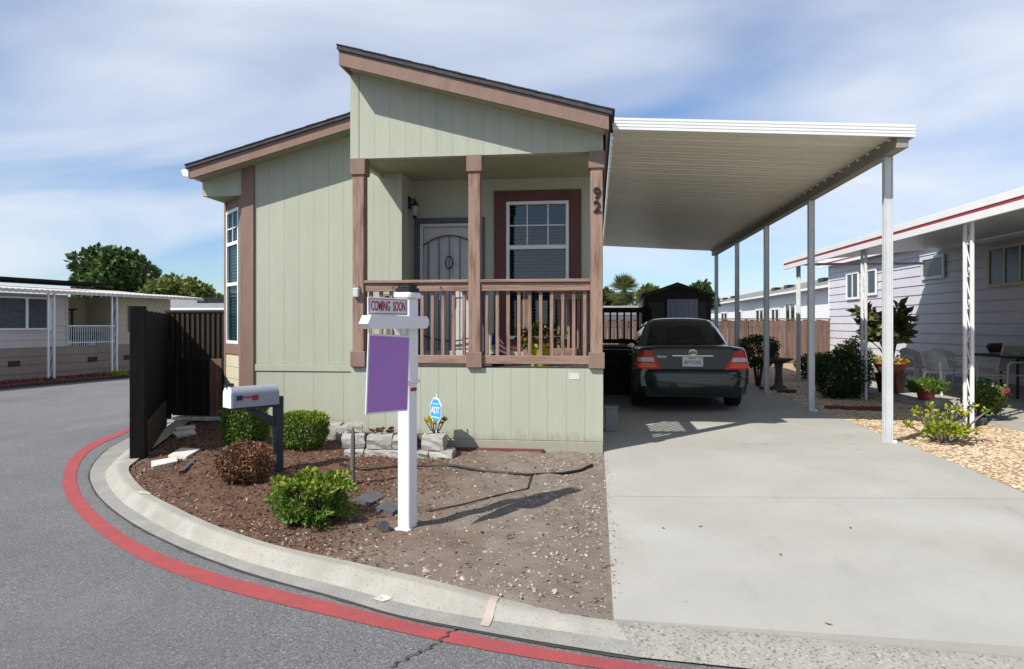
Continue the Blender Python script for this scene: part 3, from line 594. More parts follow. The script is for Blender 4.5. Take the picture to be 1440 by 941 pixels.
# side and rear walls
panel('side_wall', [(XE, B.y + .05, 0), (XE, YEND, 0), (XE, YEND, 3.3), (XE, B.y + .05, 3.3)], (.06, 0, 0))
panel('side_wall', [(XR - .06, YB + .03, 0), (XR - .06, YEND, 0), (XR - .06, YEND, 3.5), (XR - .06, YB + .03, 3.5)], (.06, 0, 0))
panel('rear_wall', [(XE + .07, YEND - .06, 0), (XR - .07, YEND - .06, 0), (XR - .07, YEND - .06, 3.5), (XL, YEND - .06, 4.0), (XE + .07, YEND - .06, 3.3)], (0, .06, 0))
lroof = hm.prism('left_roof', [(-5.275, 8.25, lz(-5.275) + .138), (XL - .004, 8.25, lz(XL) + .138), (XL - .004, 8.25, lz(XL) + .18), (-5.275, 8.25, lz(-5.275) + .18)], (0, YEND - 8.05, 0), 'shingle')
hm.prism('fascia', [(-5.24, 8.28, lz(-5.24)), (XL - .004, 8.28, lz(XL)), (XL - .004, 8.28, lz(XL) + .135), (-5.24, 8.28, lz(-5.24) + .135)], (0, .035, 0), 'rose', lroof)
hm.prism('soffit', [(-5.23, 8.317, lz(-5.23) + .03), (XL - .004, 8.317, lz(XL) + .03), (XL - .004, 8.317, lz(XL) + .04), (-5.23, 8.317, lz(-5.23) + .04)], (0, Y1 - 8.32, 0), 'soffit', lroof)
for i in range(9):
    xa = -5.285 + i * (XL + 5.275) / 9; xb = xa + (XL + 5.275) / 9
    hm.prism('shingle', [(xa, 8.24 - .002 * (i % 2), lz(xa) + .1835), (xb, 8.24, lz(xb) + .1835), (xb, 8.24, lz(xb) + .189), (xa, 8.24, lz(xa) + .195)], (0, .9, 0), 'shingle', lroof)
hm.prism('gutter', [(-5.245, 8.27, 3.42), (-5.33, 8.27, 3.42), (-5.345, 8.27, 3.40), (-5.315, 8.27, 3.335), (-5.245, 8.27, 3.32)], (0, YEND - 8.3, 0), 'white', lroof)
# porch base / skirt / deck
sk = panel('porch_skirt', [(XL, Y0 + .0045, -.05), (XR, Y0 + .0045, -.05), (XR, Y0 + .0045, .905), (XL, Y0 + .0045, .905)], (0, .05, 0))
boards(sk, 'siding_board', XL, XR, .115, .918, Y0, 'sage', .207, gap=.0012)
hm.box('base_trim', XL, XR, Y0 + .001, Y0 + .016, -.02, .108, 'sage', sk)
panel('skirt_return', [(XL, Y0 + .07, -.03), (XL, Y1, -.03), (XL, Y1, .905), (XL, Y0 + .07, .905)], (.05, 0, 0)); panel('skirt_return', [(XR - .05, Y0 + .07, -.03), (XR - .05, YB + .03, -.03), (XR - .05, YB + .03, .905), (XR - .05, Y0 + .07, .905)], (.05, 0, 0))
for i in range(11): hm.box('deck_board', XL + .003, XR - .003, Y0 + .003 + i * .14, Y0 + .138 + i * .14, .9065, .922, 'deckgrey', bev=.003)
hm.box('registration_sticker', -.3, -.18, Y0 - .004, Y0 - .001, .80, .87, 'flag', bev=0)
# posts with caps and bases
PXC = [P(505.5, 300, 7.62).x, P(668, 300, 7.62).x, P(839, 300, 7.62).x]
for i, x in enumerate(PXC):
    po = hm.box('post', x - .068, x + .068, Y0 - .028, Y0 + .108, .923, ZB - .002, 'worn', bev=.006)
    hm.box('post_cap', x - .088, x + .088, Y0 - .048, Y0 + .128, ZB - .19, ZB - .0045, 'rose', po)
    hm.box('post_base', x - .088, x + .088, Y0 - .048, Y0 + .128, .9235, 1.10, 'rose', po)
def rail(x0, x1, y, z0, name='railing', n=None, zt=1.916):
    r = hm.box(name, x0, x1, y - .07, y + .07, zt - .035, zt, 'wornh', bev=.005)
    hm.box('rail_board', x0, x1, y - .045, y - .012, zt - .13, zt - .037, 'wornh', r)
    hm.box('rail_board', x0, x1, y - .045, y - .012, z0, z0 + .095, 'wornh', r)
    n = n or max(2, round((x1 - x0) / .122)); 
    for i in range(n):
        x = x0 + (x1 - x0) * (i + .5) / n; hm.box('baluster', x - .019, x + .019, y - .011, y + .027, z0 + .02, zt - .036, 'worn', r, bev=.003)
rail(PXC[0] + .069, PXC[1] - .069, Y0 + .04, .965); rail(PXC[1] + .069, PXC[2] - .069, Y0 + .04, .965)
# second short railing kept against the wall, and the side railing by the steps
rail(-2.68, -2.30, Y1 - .12, .965, n=6, zt=1.80)
hm.box('newel_post', -.93, -.85, YB - .45, YB - .37, .923, 1.88, 'worn'); rail(-.55, -.03, YB - .2, 1.0, n=4, zt=1.86)
r = hm.box('side_railing', -.07, .06, Y0 + .14, YB - .2, 1.881, 1.916, 'wornh')
hm.box('rail_board', -.025, .008, Y0 + .14, YB - .28, 1.786, 1.88, 'wornh', r); hm.box('rail_board', -.025, .008, Y0 + .14, YB - .28, .965, 1.06, 'wornh', r)
for i in range(9): y = Y0 + .2 + i * .122; hm.box('baluster', .0085, .045, y, y + .038, .985, 1.88, 'worn', r, bev=.003)
# back wall with door and window openings
DX0, DX1, DZ1 = -2.47, -1.50, 2.86
WX0, WX1, WZa, WZb = -1.202, -.358, 1.21, 3.065
for (x0, x1, z0, z1) in ((XS, DX0, .923, 3.375), (DX0, DX1, DZ1, 3.375), (DX1, WX0, .923, 3.375), (WX0, WX1, .923, WZa), (WX0, WX1, WZb, 3.375), (WX1, XR - .061, .923, 3.375)):
    hm.box('porch_back_wall', x0, x1, YB, YB + .09, z0, z1, 'sage', bev=0)
panel('recess_side_wall', [(XS - .05, Y1 + .1, .9), (XS - .05, YB + .09, .9), (XS - .05, YB + .09, 3.375), (XS - .05, Y1 + .1, 3.375)], (.05, 0, 0))
dr = hm.box('front_door', DX0 + .07, DX1 - .07, YB + .05, YB + .09, .93, DZ1 - .07, 'door')
for (x0, x1, z0, z1) in ((DX0, DX0 + .068, .925, DZ1), (DX1 - .068, DX1, .925, DZ1), (DX0 + .0685, DX1 - .0685, DZ1 - .068, DZ1)): hm.box('door_frame', x0, x1, YB - .03, YB + .085, z0, z1, 'doorframe', dr)
for (x0, x1) in ((DX0 + .17, DX0 + .43), (DX1 - .43, DX1 - .17)):
    for (z0, z1) in ((1.08, 1.62), (1.78, 2.45)):
        hm.box('door_panel', x0, x1, YB + .036, YB + .052, z0, z1, 'door', dr, bev=.012)
# security screen door: frame, bars, arched top and bottom rails, medallion
sd = hm.box('screen_door', DX0 + .075, DX0 + .115, YB - .025, YB + .005, .95, DZ1 - .075, 'door')
hm.box('screen_frame', DX1 - .115, DX1 - .075, YB - .025, YB + .005, .95, DZ1 - .075, 'door', sd); hm.box('screen_frame', DX0 + .1155, DX1 - .1155, YB - .025, YB + .005, DZ1 - .115, DZ1 - .076, 'door', sd); hm.box('screen_frame', DX0 + .1155, DX1 - .1155, YB - .025, YB + .005, .952, 1.05, 'door', sd)
cx = (DX0 + DX1) / 2; hw = (DX1 - DX0) / 2 - .12
for i in range(5):
    x = cx + (i - 2) * hw * .4; t = (x - cx) / hw; hm.box('bar', x - .007, x + .007, YB - .017, YB - .003, 1.05, 2.62 - .13 * t * t, 'mesh', sd, bev=0)
hm.tube('arch', [(cx + hw * t / 8, YB - .010, 2.62 - .13 * (t / 8) ** 2) for t in range(-8, 9)], .011, 'mesh', sd, n=6); hm.tube('arch', [(cx + hw * t / 8, YB - .010, 1.18 + .08 * (t / 8) ** 2) for t in range(-8, 9)], .011, 'mesh', sd, n=6)
hm.tube('medallion', [(cx + .05 * math.cos(a * math.pi / 6), YB - .028, 2.25 + .085 * math.sin(a * math.pi / 6)) for a in range(13)], .009, 'black', sd, n=6)
hm.box('lock', DX1 - .11, DX1 - .08, YB - .045, YB - .026, 1.82, 2.0, 'black', sd)
# porch window
pw = hm.box('porch_window', WX0 + .04, WX1 - .04, YB + .035, YB + .041, WZa + .04, WZb - .04, 'glass', bev=0)
for (x0, x1, z0, z1) in ((WX0, WX0 + .042, WZa, WZb), (WX1 - .042, WX1, WZa, WZb), (WX0 + .0425, WX1 - .0425, WZa, WZa + .042), (WX0 + .0425, WX1 - .0425, WZb - .042, WZb), (WX0 + .0425, WX1 - .0425, 2.42, 2.475)): hm.box('frame', x0, x1, YB - .02, YB + .07, z0, z1, 'white', pw)
wx = [WX0 + (WX1 - WX0) * k / 3 for k in (1, 2)]
for x in wx: hm.box('muntin', x - .008, x + .008, YB + .024, YB + .033, 2.477, WZb - .044, 'white', pw, bev=0)
hm.box('muntin', WX0 + .044, WX1 - .044, YB + .021, YB + .0235, 2.735, 2.751, 'white', pw, bev=0)
for (x0, x1, z0, z1) in ((WX0 - .165, WX0 - .002, WZa - .14, WZb + .145), (WX1 + .002, WX1 + .165, WZa - .14, WZb + .145), (WX0 - .0015, WX1 + .0015, WZb + .002, WZb + .145), (WX0 - .0015, WX1 + .0015, WZa - .14, WZa - .002)): hm.box('trim_board', x0, x1, YB - .024, YB - .001, z0, z1, 'maroon', pw)
sv = []; sf = []
for i in range(40):
    z = WZa + .05 + i * .044; g1 = prismgeo([(WX0 + .05, YB + .10, z), (WX1 - .05, YB + .10, z), (WX1 - .05, YB + .128, z + .022), (WX0 + .05, YB + .128, z + .022)], (0, 0, .002)); sf += [tuple(j + len(sv) for j in f) for f in g1[1]]; sv += g1[0]
hm.geo('blind', (sv, sf), 'blind', pw, kind='stuff')
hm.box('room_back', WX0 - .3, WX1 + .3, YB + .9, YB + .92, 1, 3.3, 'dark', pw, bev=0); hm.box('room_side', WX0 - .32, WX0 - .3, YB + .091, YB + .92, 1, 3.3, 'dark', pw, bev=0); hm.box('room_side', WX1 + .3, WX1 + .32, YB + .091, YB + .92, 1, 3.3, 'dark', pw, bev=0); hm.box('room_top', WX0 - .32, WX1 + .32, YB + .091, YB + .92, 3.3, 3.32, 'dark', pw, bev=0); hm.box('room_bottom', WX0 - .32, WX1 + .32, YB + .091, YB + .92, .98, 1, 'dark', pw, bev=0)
# porch lamp
lx, ly, lz2 = XS + .085, 8.95, 2.98
pl_ = hm.box('wall_lamp', XS, XS + .03, ly - .05, ly + .05, lz2 - .02, lz2 + .14, 'black'); hm.tube('arm', [(XS + .03, ly, lz2 + .09), (lx, ly, lz2 + .12), (lx, ly, lz2 + .08)], .010, 'black', pl_)
hm.lathe('cap', [(.0, .06), (.02, .05), (.055, 0), (.05, -.01)], 'black', (lx, ly, lz2 + .03), pl_, n=8); hm.lathe('lantern_glass', [(.045, .0), (.034, -.13), (.0, -.13)], 'sheddoor', (lx, ly, lz2 + .018), pl_, n=8); hm.lathe('finial', [(.036, 0), (.02, -.03), (0, -.05)], 'black', (lx, ly, lz2 - .112), pl_, n=8)
# house numbers on the right post
for ch, v in (('9', 272.5), ('2', 291.5)):
    q = P(840, v, Y0 - .03); hm.geo('house_number', textgeo(ch, .18, .008, (PXC[2] + .004, Y0 - .037, q.z), (1, 0, 0), (0, 0, 1), width=.082, bold=.004), 'black')
# red base edging below the skirt
hm.box('ground_beam', P(625, 630, Y0).x, P(765, 632, Y0).x, Y0 - .05, Y0 - .004, -.05, .022, 'redbrick')

# ------------------------------------------------------------------ carport
CY0, CY1, CX0, CX1 = 7.7, 19.55, .185, 3.36
cp = Thing('carport', 'white aluminium carport with ribbed roof and slim posts over the driveway', 'carport', (1.8, 8.1, 0), world=True)
def cz(x): return 3.59 + (x - .14) * (3.394 - 3.59) / 3.22
ang = math.atan2(3.394 - 3.59, 3.22)
fa = cp.prism('front_fascia', [(CX0, CY0 + .012, cz(CX0) + .003), (CX1, CY0 + .012, cz(CX1) + .003), (CX1, CY0 + .012, cz(CX1) + .137), (CX0, CY0 + .012, cz(CX0) + .137)], (0, .02, 0), 'alu')
for i in range(4): cp.prism('fascia_rib', [(CX0, CY0, cz(CX0) + .002 + .0345 * i), (CX1, CY0, cz(CX1) + .002 + .0345 * i), (CX1, CY0, cz(CX1) + .030 + .0345 * i), (CX0, CY0, cz(CX0) + .030 + .0345 * i)], (0, .0115, 0), 'alu', fa)
cp.prism('side_fascia', [(CX1 - .02, CY0 + .033, cz(CX1) + .0), (CX1 - .02, CY1, cz(CX1) + .0), (CX1 - .02, CY1, cz(CX1) + .137), (CX1 - .02, CY0 + .033, cz(CX1) + .137)], (.02, 0, 0), 'alu', fa)
NP = 39; pw_ = (CY1 - CY0 - .04) / NP
pv = []; pf = []
xm = (CX0 + CX1) / 2; L2 = (CX1 - .022 - CX0) / 2
prof = [(-.5, .075), (-.5, .03), (-.46, .0), (-.08, .0), (-.05, .022), (.05, .022), (.08, .0), (.44, .0), (.475, .03), (.475, .075)]
for sx in (-1, 1):
    for (a, zz) in prof: pv.append((sx * L2, a * pw_, zz + sx * L2 * math.tan(ang)))
m_ = len(prof); pf = [(i, i + 1, i + 1 + m_, i + m_) for i in range(m_ - 1)]
pme = mk('roof_pan', pv, pf, 'pan')
for i in range(NP): cp.add('roof_pan', pme, (xm, CY0 + .036 + pw_ * (i + .5), cz(xm) + .035))
cp.prism('roof_deck', [(CX0, CY0 + .033, cz(CX0) + .112), (CX1 - .022, CY0 + .033, cz(CX1) + .112), (CX1 - .022, CY1, cz(CX1) + .112), (CX0, CY1, cz(CX0) + .112)], (0, 0, .012), 'alu')
bm_ = cp.box('beam', 3.19, 3.31, CY0 + .04, CY1 - .05, cz(3.25) - .105, cz(3.25) + .03, 'beam')
for i in range(NP): cp.box('beam_clip', 3.165, 3.1895, CY0 + .03 + pw_ * (i + .5), CY0 + .06 + pw_ * (i + .5), cz(3.2) + .0, cz(3.2) + .03, 'alu', bm_, bev=0)
for i in range(5):
    y = 8.15 + 2.755 * i; x = 3.262; zg_ = dz(x, y) - .002
    po = cp.box('post', x - .033, x + .033, y - .03, y + .03, zg_, cz(3.25) - .107, 'postgrey', bev=.004)
    for sx in (-1, 1): cp.box('post_flange', x + sx * .033, x + sx * .046, y - .037, y + .037, zg_, cz(3.25) - .107, 'postgrey', po, bev=.003)
    cp.box('post_bracket', x + .047, x + .085, y - .05, y + .05, zg_, zg_ + .035, 'white', po)
# ------------------------------------------------------------------ the parked car (local: y forward, origin at rear bumper centre on the ground)
car = Thing('parked_car', 'dark green four door sedan parked under the carport, rear to the street', 'car', (1.485, 10.75, dz(1.485, 12.5) + .004), 0)
def arch(y):
    z = .26
    for yc in (1.05, 3.77):
        d = abs(y - yc)
        if d < .365: z = max(z, .315 + math.sqrt(max(0, .365 ** 2 - d * d)))
    return z
stn = [(.085, .80, .70, .955, .985), (.12, .845, .735, .985, 1.02), (.22, .875, .765, 1.0, 1.04), (.4, .885, .79, .995, 1.045), (.685, .893, .80, .985, 1.04)]
stn += [(1.05 + d, .897, .81, .975, 1.03) for d in (-.33, -.28, -.2, -.1, 0, .1, .2, .28, .33)] + [(1.42, .898, .82, .965, 1.0), (2.4, .898, .83, .955, .98), (3.39, .897, .82, .95, .98)]
stn += [(3.77 + d, .893, .80, .92 - (d + .4) * .12, .965 - (d + .4) * .10) for d in (-.33, -.28, -.2, -.1, 0, .1, .2, .28, .33)] + [(4.15, .885, .76, .82, .86), (4.45, .86, .70, .74, .78), (4.68, .80, .62, .64, .68), (4.78, .70, .52, .55, .58)]
V = []; Fc = []
for (y, w, ws, zs, zt) in stn:
    zb = arch(y) if .5 < y < 4.3 else (.40 if y < .3 else .26); h = zs - zb
    half = [(0, zb + .02), (w * .80, zb + .01), (w * .965, zb), (w * .99, zb + .12 * h), (w, zb + .42 * h), (w * .985, zb + .62 * h), (w * .955, zb + .82 * h), ((w * .955 + ws) / 2 + .01, zs - .02), (ws, zs + .006), (ws * .72, zs + (zt - zs) * .72), (ws * .38, zt - .004), (0, zt)]
    ring = half + [(-a, b) for a, b in half[-2:0:-1]]
    V += [Vector((a, y, b)) for a, b in ring]
m_ = len(ring)
for i in range(len(stn) - 1):
    for k in range(m_): Fc.append((i * m_ + k, i * m_ + (k + 1) % m_, (i + 1) * m_ + (k + 1) % m_, (i + 1) * m_ + k))
Fc += [tuple(range(m_)), tuple(range((len(stn) - 1) * m_, len(stn) * m_))]
body = car.geo('body', (V, Fc), 'carpaint', smooth=True, sharp=38, ctr=(0, 0, 0))
# greenhouse
lev = [(.93, .60, 3.62, .79), (1.0, .70, 3.42, .765), (1.16, 1.0, 3.08, .705), (1.30, 1.28, 2.78, .64), (1.395, 1.50, 2.56, .585), (1.44, 1.66, 2.42, .53), (1.465, 1.86, 2.26, .42)]
def gh(z):
    for a, b in zip(lev[:-1], lev[1:]):
        if a[0] <= z <= b[0]:
            t = (z - a[0]) / (b[0] - a[0]); return [a[i] * (1 - t) + b[i] * t for i in range(4)]
V = []; Fc = []; n = 40
for (z, y0, y1, hw) in lev:
    for k in range(n):
        t = 2 * math.pi * k / n; c, s_ = math.cos(t), math.sin(t); e = .42
        V.append(Vector((hw * math.copysign(abs(c) ** e, c), (y0 + y1) / 2 + (y1 - y0) / 2 * math.copysign(abs(s_) ** e, s_), z + (.018 * (1 - abs(c)) if z > 1.39 else 0))))
for i in range(len(lev) - 1):
    for k in range(n): Fc.append((i * n + k, i * n + (k + 1) % n, (i + 1) * n + (k + 1) % n, (i + 1) * n + k))
Fc.append(tuple(range((len(lev) - 1) * n, len(lev) * n)))
cab = car.geo('cabin', (V, Fc), 'carpaint', smooth=True, sharp=60, ctr=(0, 0, 0))
def backglass(sgn):
    V = []; Fc = []; zs_ = [1.045, 1.1, 1.16, 1.23, 1.30, 1.36, 1.40]; nx = 11
    for z in zs_:
        _, y0, y1, hw = gh(z); f = .85 if sgn < 0 else .88
        for k in range(nx):
            u = -1 + 2 * k / (nx - 1); cy = abs(u * f) ** 2.4
            yy = (y0 - .016) if sgn < 0 else (y1 + .016)
            V.append(Vector((hw * f * u, yy + (-sgn) * (cy * .14), z)))
    for i in range(len(zs_) - 1):
        for k in range(nx - 1): a = i * nx + k; Fc.append((a, a + 1, a + nx + 1, a + nx))
    return V, Fc
car.geo('rear_window', backglass(-1), 'carglass', cab, smooth=True, ctr=(0, 0, 0)); car.geo('windscreen', backglass(1), 'carglass', cab, smooth=True, ctr=(0, 0, 0))
for sx in (-1, 1):
    for (ya, yb, yc, yd) in ((1.36, 2.06, 2.06, 1.66), (2.12, 3.05, 2.55, 2.12)):
        za, zb = 1.0, 1.36; ha, hb = gh(za)[3] + .008, gh(zb)[3] + .008
        car.prism('side_window', [(sx * ha, ya, za), (sx * ha, yb, za), (sx * hb, yc, zb), (sx * hb, yd, zb)], (-sx * .006, 0, 0), 'carglass', cab)
    car.geo('mirror', ([Vector((sx * .93 + .10 * x, 3.02 + .06 * y, 1.02 + .07 * z)) for x, y, z in ((-1, -1, -1), (1, -.7, -.8), (1, 1, -.6), (-1, 1, -.8), (-1, -1, 1), (.9, -.7, .8), (.8, 1, .6), (-1, 1, .9))], [(0, 1, 2, 3), (4, 5, 6, 7), (0, 1, 5, 4), (1, 2, 6, 5), (2, 3, 7, 6), (3, 0, 4, 7)]), 'carpaint', body)
    for yy in (1.25, 2.2): car.box('door_handle', sx * .885, sx * .91, yy, yy + .16, .83, .855, 'carpaint', body)
# bumper: rounded sweep across the tail
V = []; Fc = []; prof = [(.02, .30), (.0, .36), (-.012, .46), (-.02, .56), (-.012, .63), (.03, .655), (.09, .66)]; nx = 25
for k in range(nx):
    u = -1 + 2 * k / (nx - 1); x = u * .895; wrap = .0 + .30 * max(0, (abs(u) - .62) / .38) ** 2.2 + .05 * u * u
    x = math.copysign(min(abs(x), .895), x)
    for (y, z) in prof: V.append(Vector((x * (1.0 if z > .36 else .96), y + wrap + .0, z)))
mp_ = len(prof)
for k in range(nx - 1):
    for j in range(mp_ - 1): a = k * mp_ + j; Fc.append((a, a + 1, a + mp_ + 1, a + mp_))
car.geo('rear_bumper', (V, Fc), 'carpaint', body, smooth=True, ctr=(0, 0, 0))
car.box('bumper_lower', -.72, .72, .06, .3, .24, .40, 'cardark', body); car.box('bumper_gap', -.70, .70, .055, .10, .655, .672, 'cardark', body, bev=0)
# boot lid panel with its plate recess, lip and chrome bar
car.prism('boot_lid', [(-.56, .072, .69), (.56, .072, .69), (.66, .072, .93), (.60, .072, .985), (-.60, .072, .985), (-.66, .072, .93)], (0, .02, 0), 'carpaint', body)
car.box('boot_lip', -.66, .66, .062, .13, .982, 1.008, 'carpaint', body, bev=.01)
car.box('plate_recess', -.30, .30, .069, .0715, .715, .862, 'carpaint', body, bev=0)
car.box('chrome_bar', -.31, .31, .052, .071, .868, .892, 'chrome', body)
lp = car.box('licence_plate', -.155, .155, .060, .0675, .716, .862, 'plate', body)
car.geo('plate_text', textgeo('4VYX202', .083, .001, (0, .0585, .775), (1, 0, 0), (0, 0, 1), width=.26), 'navy', lp); car.geo('plate_text', textgeo('California', .035, .001, (-.01, .0585, .843), (1, 0, 0), (0, 0, 1), width=.12), 'redtext', lp)
car.box('plate_sticker', .105, .15, .0575, .0598, .828, .858, 'yellow', lp, bev=0)
em = car.tube('emblem', [(.062 * math.cos(a * math.pi / 10), .056, .935 + .042 * math.sin(a * math.pi / 10)) for a in range(21)], .007, 'chrome', body, n=6)
car.tube('emblem_ring', [(.026 * math.cos(a * math.pi / 10), .056, .937 + .036 * math.sin(a * math.pi / 10)) for a in range(21)], .0055, 'chrome', em, n=6); car.tube('emblem_ring', [(.045 * math.cos(a * math.pi / 10), .056, .955 + .014 * math.sin(a * math.pi / 10)) for a in range(21)], .005, 'chrome', em, n=6)
car.geo('badge', textgeo('Camry', .052, .002, (-.47, .069, .868), (1, 0, 0), (0, 0, 1)), 'chrome', body)
# tail lamps: red / clear / amber-red bands wrapping the corners
for sx in (-1, 1):
    def lampband(u0, u1, v0, v1, m, parent=None, name='lens', off=0):
        # trapezoid on the rear face bending round the corner; u 0 inner .. 1 outer, v 0 bottom .. 1 top
        V = []; Fc = []; nu = 15
        for j in (v0, (v0 + v1) / 2, v1):
            for k in range(nu):
                u = u0 + (u1 - u0) * k / (nu - 1); zz = .672 + .29 * j; f = 1.0 - .075 * max(0, (zz - .72) / .24); xin = .47 + .16 * j; xo = .892 * f; x = xin + (xo - xin) * u
                x0 = .775 * f; y = .060 + .21 * max(0, (x - x0) / (xo - x0)) ** 3
                V.append(Vector((sx * (x + off * .6), y - off, zz)))
        for i in range(2):
            for k in range(nu - 1): a = i * nu + k; Fc.append((a, a + 1, a + nu + 1, a + nu))
        return car.geo(name, (V, Fc), m, parent, smooth=True, ctr=(0, 0, 0))
    tl = lampband(0, 1, 0, 1.0, 'tailred', body, 'tail_lamp')
    lampband(.12, .90, .40, .63, 'tailclear', tl, off=.004); lampband(.14, .86, .08, .33, 'tailor', tl, off=.004)
# wheels
wp = [(.0, .085), (.20, .085), (.225, .10), (.30, .105), (.318, .08), (.322, 0), (.318, -.08), (.30, -.105), (.225, -.10), (.2, -.09)]
for sx in (-1, 1):
    for yc in (1.05, 3.77):
        V, Fc = lathegeo(wp, 28); V = [Vector((sx * (.775 + v.z), yc + v.x, .322 + v.y)) for v in V]
        wh = car.geo('wheel', (V, Fc), 'tyre', smooth=True, sharp=40)
        V, Fc = lathegeo([(.0, .06), (.06, .075), (.09, .06), (.17, .075), (.2, .095), (.222, .103)], 28); V = [Vector((sx * (.775 + v.z), yc + v.x, .322 + v.y)) for v in V]
        car.geo('rim', (V, Fc), 'alloy', wh, smooth=True, sharp=40)
car.box('underbody', -.66, .66, .45, 4.5, .20, .42, 'cardark', body); car.tube('exhaust', [(.5, .08, .27), (.5, .5, .27)], .03, 'cardark', body)

# ------------------------------------------------------------------ estate sign post
d = Vector((-.371, -.928, 0)).normalized(); nsgn = Vector((.928, -.371, 0))      # arm direction and visible face
g_ = G(573, 741, -.03); zs = bedz1(g_.x, g_.y)
sg = Thing('sign_post', 'white vinyl yard sign post with a hanging purple panel and red lettered rider', 'sign', (g_.x, g_.y, zs - .01), math.atan2(d.y, d.x))
# local: x along arm, y = left of arm, z up.  visible face is local +y or -y
vs = 1 if Vector((-d.y, d.x, 0)).dot(nsgn) > 0 else -1
sg.box('post', -.05, .05, -.05, .05, 0, 1.05, 'vinyl', bev=.006); sg.box('post', -.056, .056, -.056, .056, 1.05, 1.635, 'vinyl', bev=.006)
sg.box('collar', -.066, .066, -.066, .066, 1.035, 1.062, 'vinyl', bev=.006); sg.box('post_cap', -.074, .074, -.074, .074, 1.636, 1.68, 'vinyl', bev=.012)
lt = sg.box('solar_light', -.062, .062, -.062, .062, 1.682, 1.712, 'black', bev=.006); sg.box('light_lens', -.05, .05, -.05, .05, 1.713, 1.728, 'slate', lt)
for k in range(6): sg.box('light_slat', -.066, .066, -.066 + k * .022, -.055 + k * .022, 1.729, 1.736, 'black', lt, bev=0)
AZ = .06
sg.prism('arm', [(-.13, 0, 1.392 + AZ), (-.105, 0, 1.365 + AZ), (.50, 0, 1.365 + AZ), (.535, 0, 1.40 + AZ), (.50, 0, 1.452 + AZ), (-.105, 0, 1.452 + AZ), (-.13, 0, 1.425 + AZ)], (0, .075 * vs, 0), 'vinyl').location.y += vs * .02
sg.prism('bracket', [(.0565, 0, 1.364 + AZ), (.0565, 0, 1.21 + AZ), (.16, 0, 1.364 + AZ)], (0, .04 * vs, 0), 'vinyl')
rd = sg.box('rider', .07, .49, vs * .05, vs * .058, 1.515, 1.632, 'white', bev=.002)
for (x0, x1, z0, z1) in ((.085, .475, 1.524, 1.528), (.085, .475, 1.619, 1.623), (.085, .089, 1.5285, 1.6185), (.471, .475, 1.5285, 1.6185)): sg.box('rider_border', x0, x1, vs * .0585, vs * .0595, z0, z1, 'redtext', rd, bev=0)
sg.geo('rider_text', textgeo('COMING  SOON', .092, .0008, (.28, vs * .0598, 1.573), (-vs, 0, 0), (0, 0, 1), width=.36), 'redtext', rd)
pn = sg.box('panel', .06, .50, vs * .052, vs * .060, .86, 1.385, 'white', bev=.002); pn.rotation_euler = (0, math.radians(-3), 0)
sg.box('panel_face', .073, .487, vs * .0604, vs * .0614, .873, 1.372, 'purple', pn, bev=0)
for x in (.12, .44): sg.tube('hanger', [(x, vs * .056, 1.426), (x, vs * .056, 1.38)], .005, 'chrome', n=6)
sg.box('red_sticker', -.04, .03, vs * .0505, vs * .052, .98, 1.005, 'redtext', bev=0)
sg.box('foot_plate', -.075, .075, -.06, .06, -.005, .012, 'white')

# ------------------------------------------------------------------ mailbox
g_ = G(391, 662, -.02); zs = bedz1(g_.x, g_.y)
mb = Thing('mailbox', 'white rounded mailbox, shade greyed into its body, with red flag on a dark wooden post', 'mailbox', (g_.x, g_.y, zs - .01), math.radians(54))
mb.box('post', -.04, .04, -.04, .04, 0, .74, 'navywood', bev=.006)
mb.prism('brace', [(-.045, -.03, .44), (-.045, -.03, .54), (-.30, -.03, .665), (-.36, -.03, .665)], (0, .06, 0), 'navywood')
mb.box('support_board', -.47, -.046, -.07, .07, .645, .668, 'navywood')
V = []; n = 10; w, hb = .08, .115; z0 = .67
prof = [(-w, z0), (-w, z0 + hb)] + [(-w * math.cos(math.pi * k / n), z0 + hb + w * .95 * math.sin(math.pi * k / n)) for k in range(1, n)] + [(w, z0 + hb), (w, z0)]
def mbx(x0, x1, sc=1): return prismgeo([(x0, a * sc, z0 + (b - z0) * sc) for a, b in prof], (x1 - x0, 0, 0))
bx = mb.geo('box', mbx(-.49, -.03), 'mailshade', smooth=True, sharp=35); dr_ = mb.geo('door', mbx(-.507, -.491, 1.02), 'white', smooth=True, sharp=35)  # body grey holds the shade, white door stands for the sunlit end
mb.box('door_pull', -.53, -.508, -.02, .02, z0 + .19, z0 + .212, 'black', dr_); mb.box('latch', -.50, -.44, -.008, .008, z0 + .206, z0 + .222, 'black', bx)
fl = mb.box('flag', -.42, -.27, -w - .010, -w - .004, z0 + .088, z0 + .102, 'flagred', bev=0); mb.box('flag_tip', -.30, -.245, -w - .0105, -w - .0045, z0 + .062, z0 + .108, 'flagred', fl, bev=0); mb.box('flag_mount', -.455, -.40, -w - .012, -w - .003, z0 + .07, z0 + .112, 'flagblue', fl, bev=0)

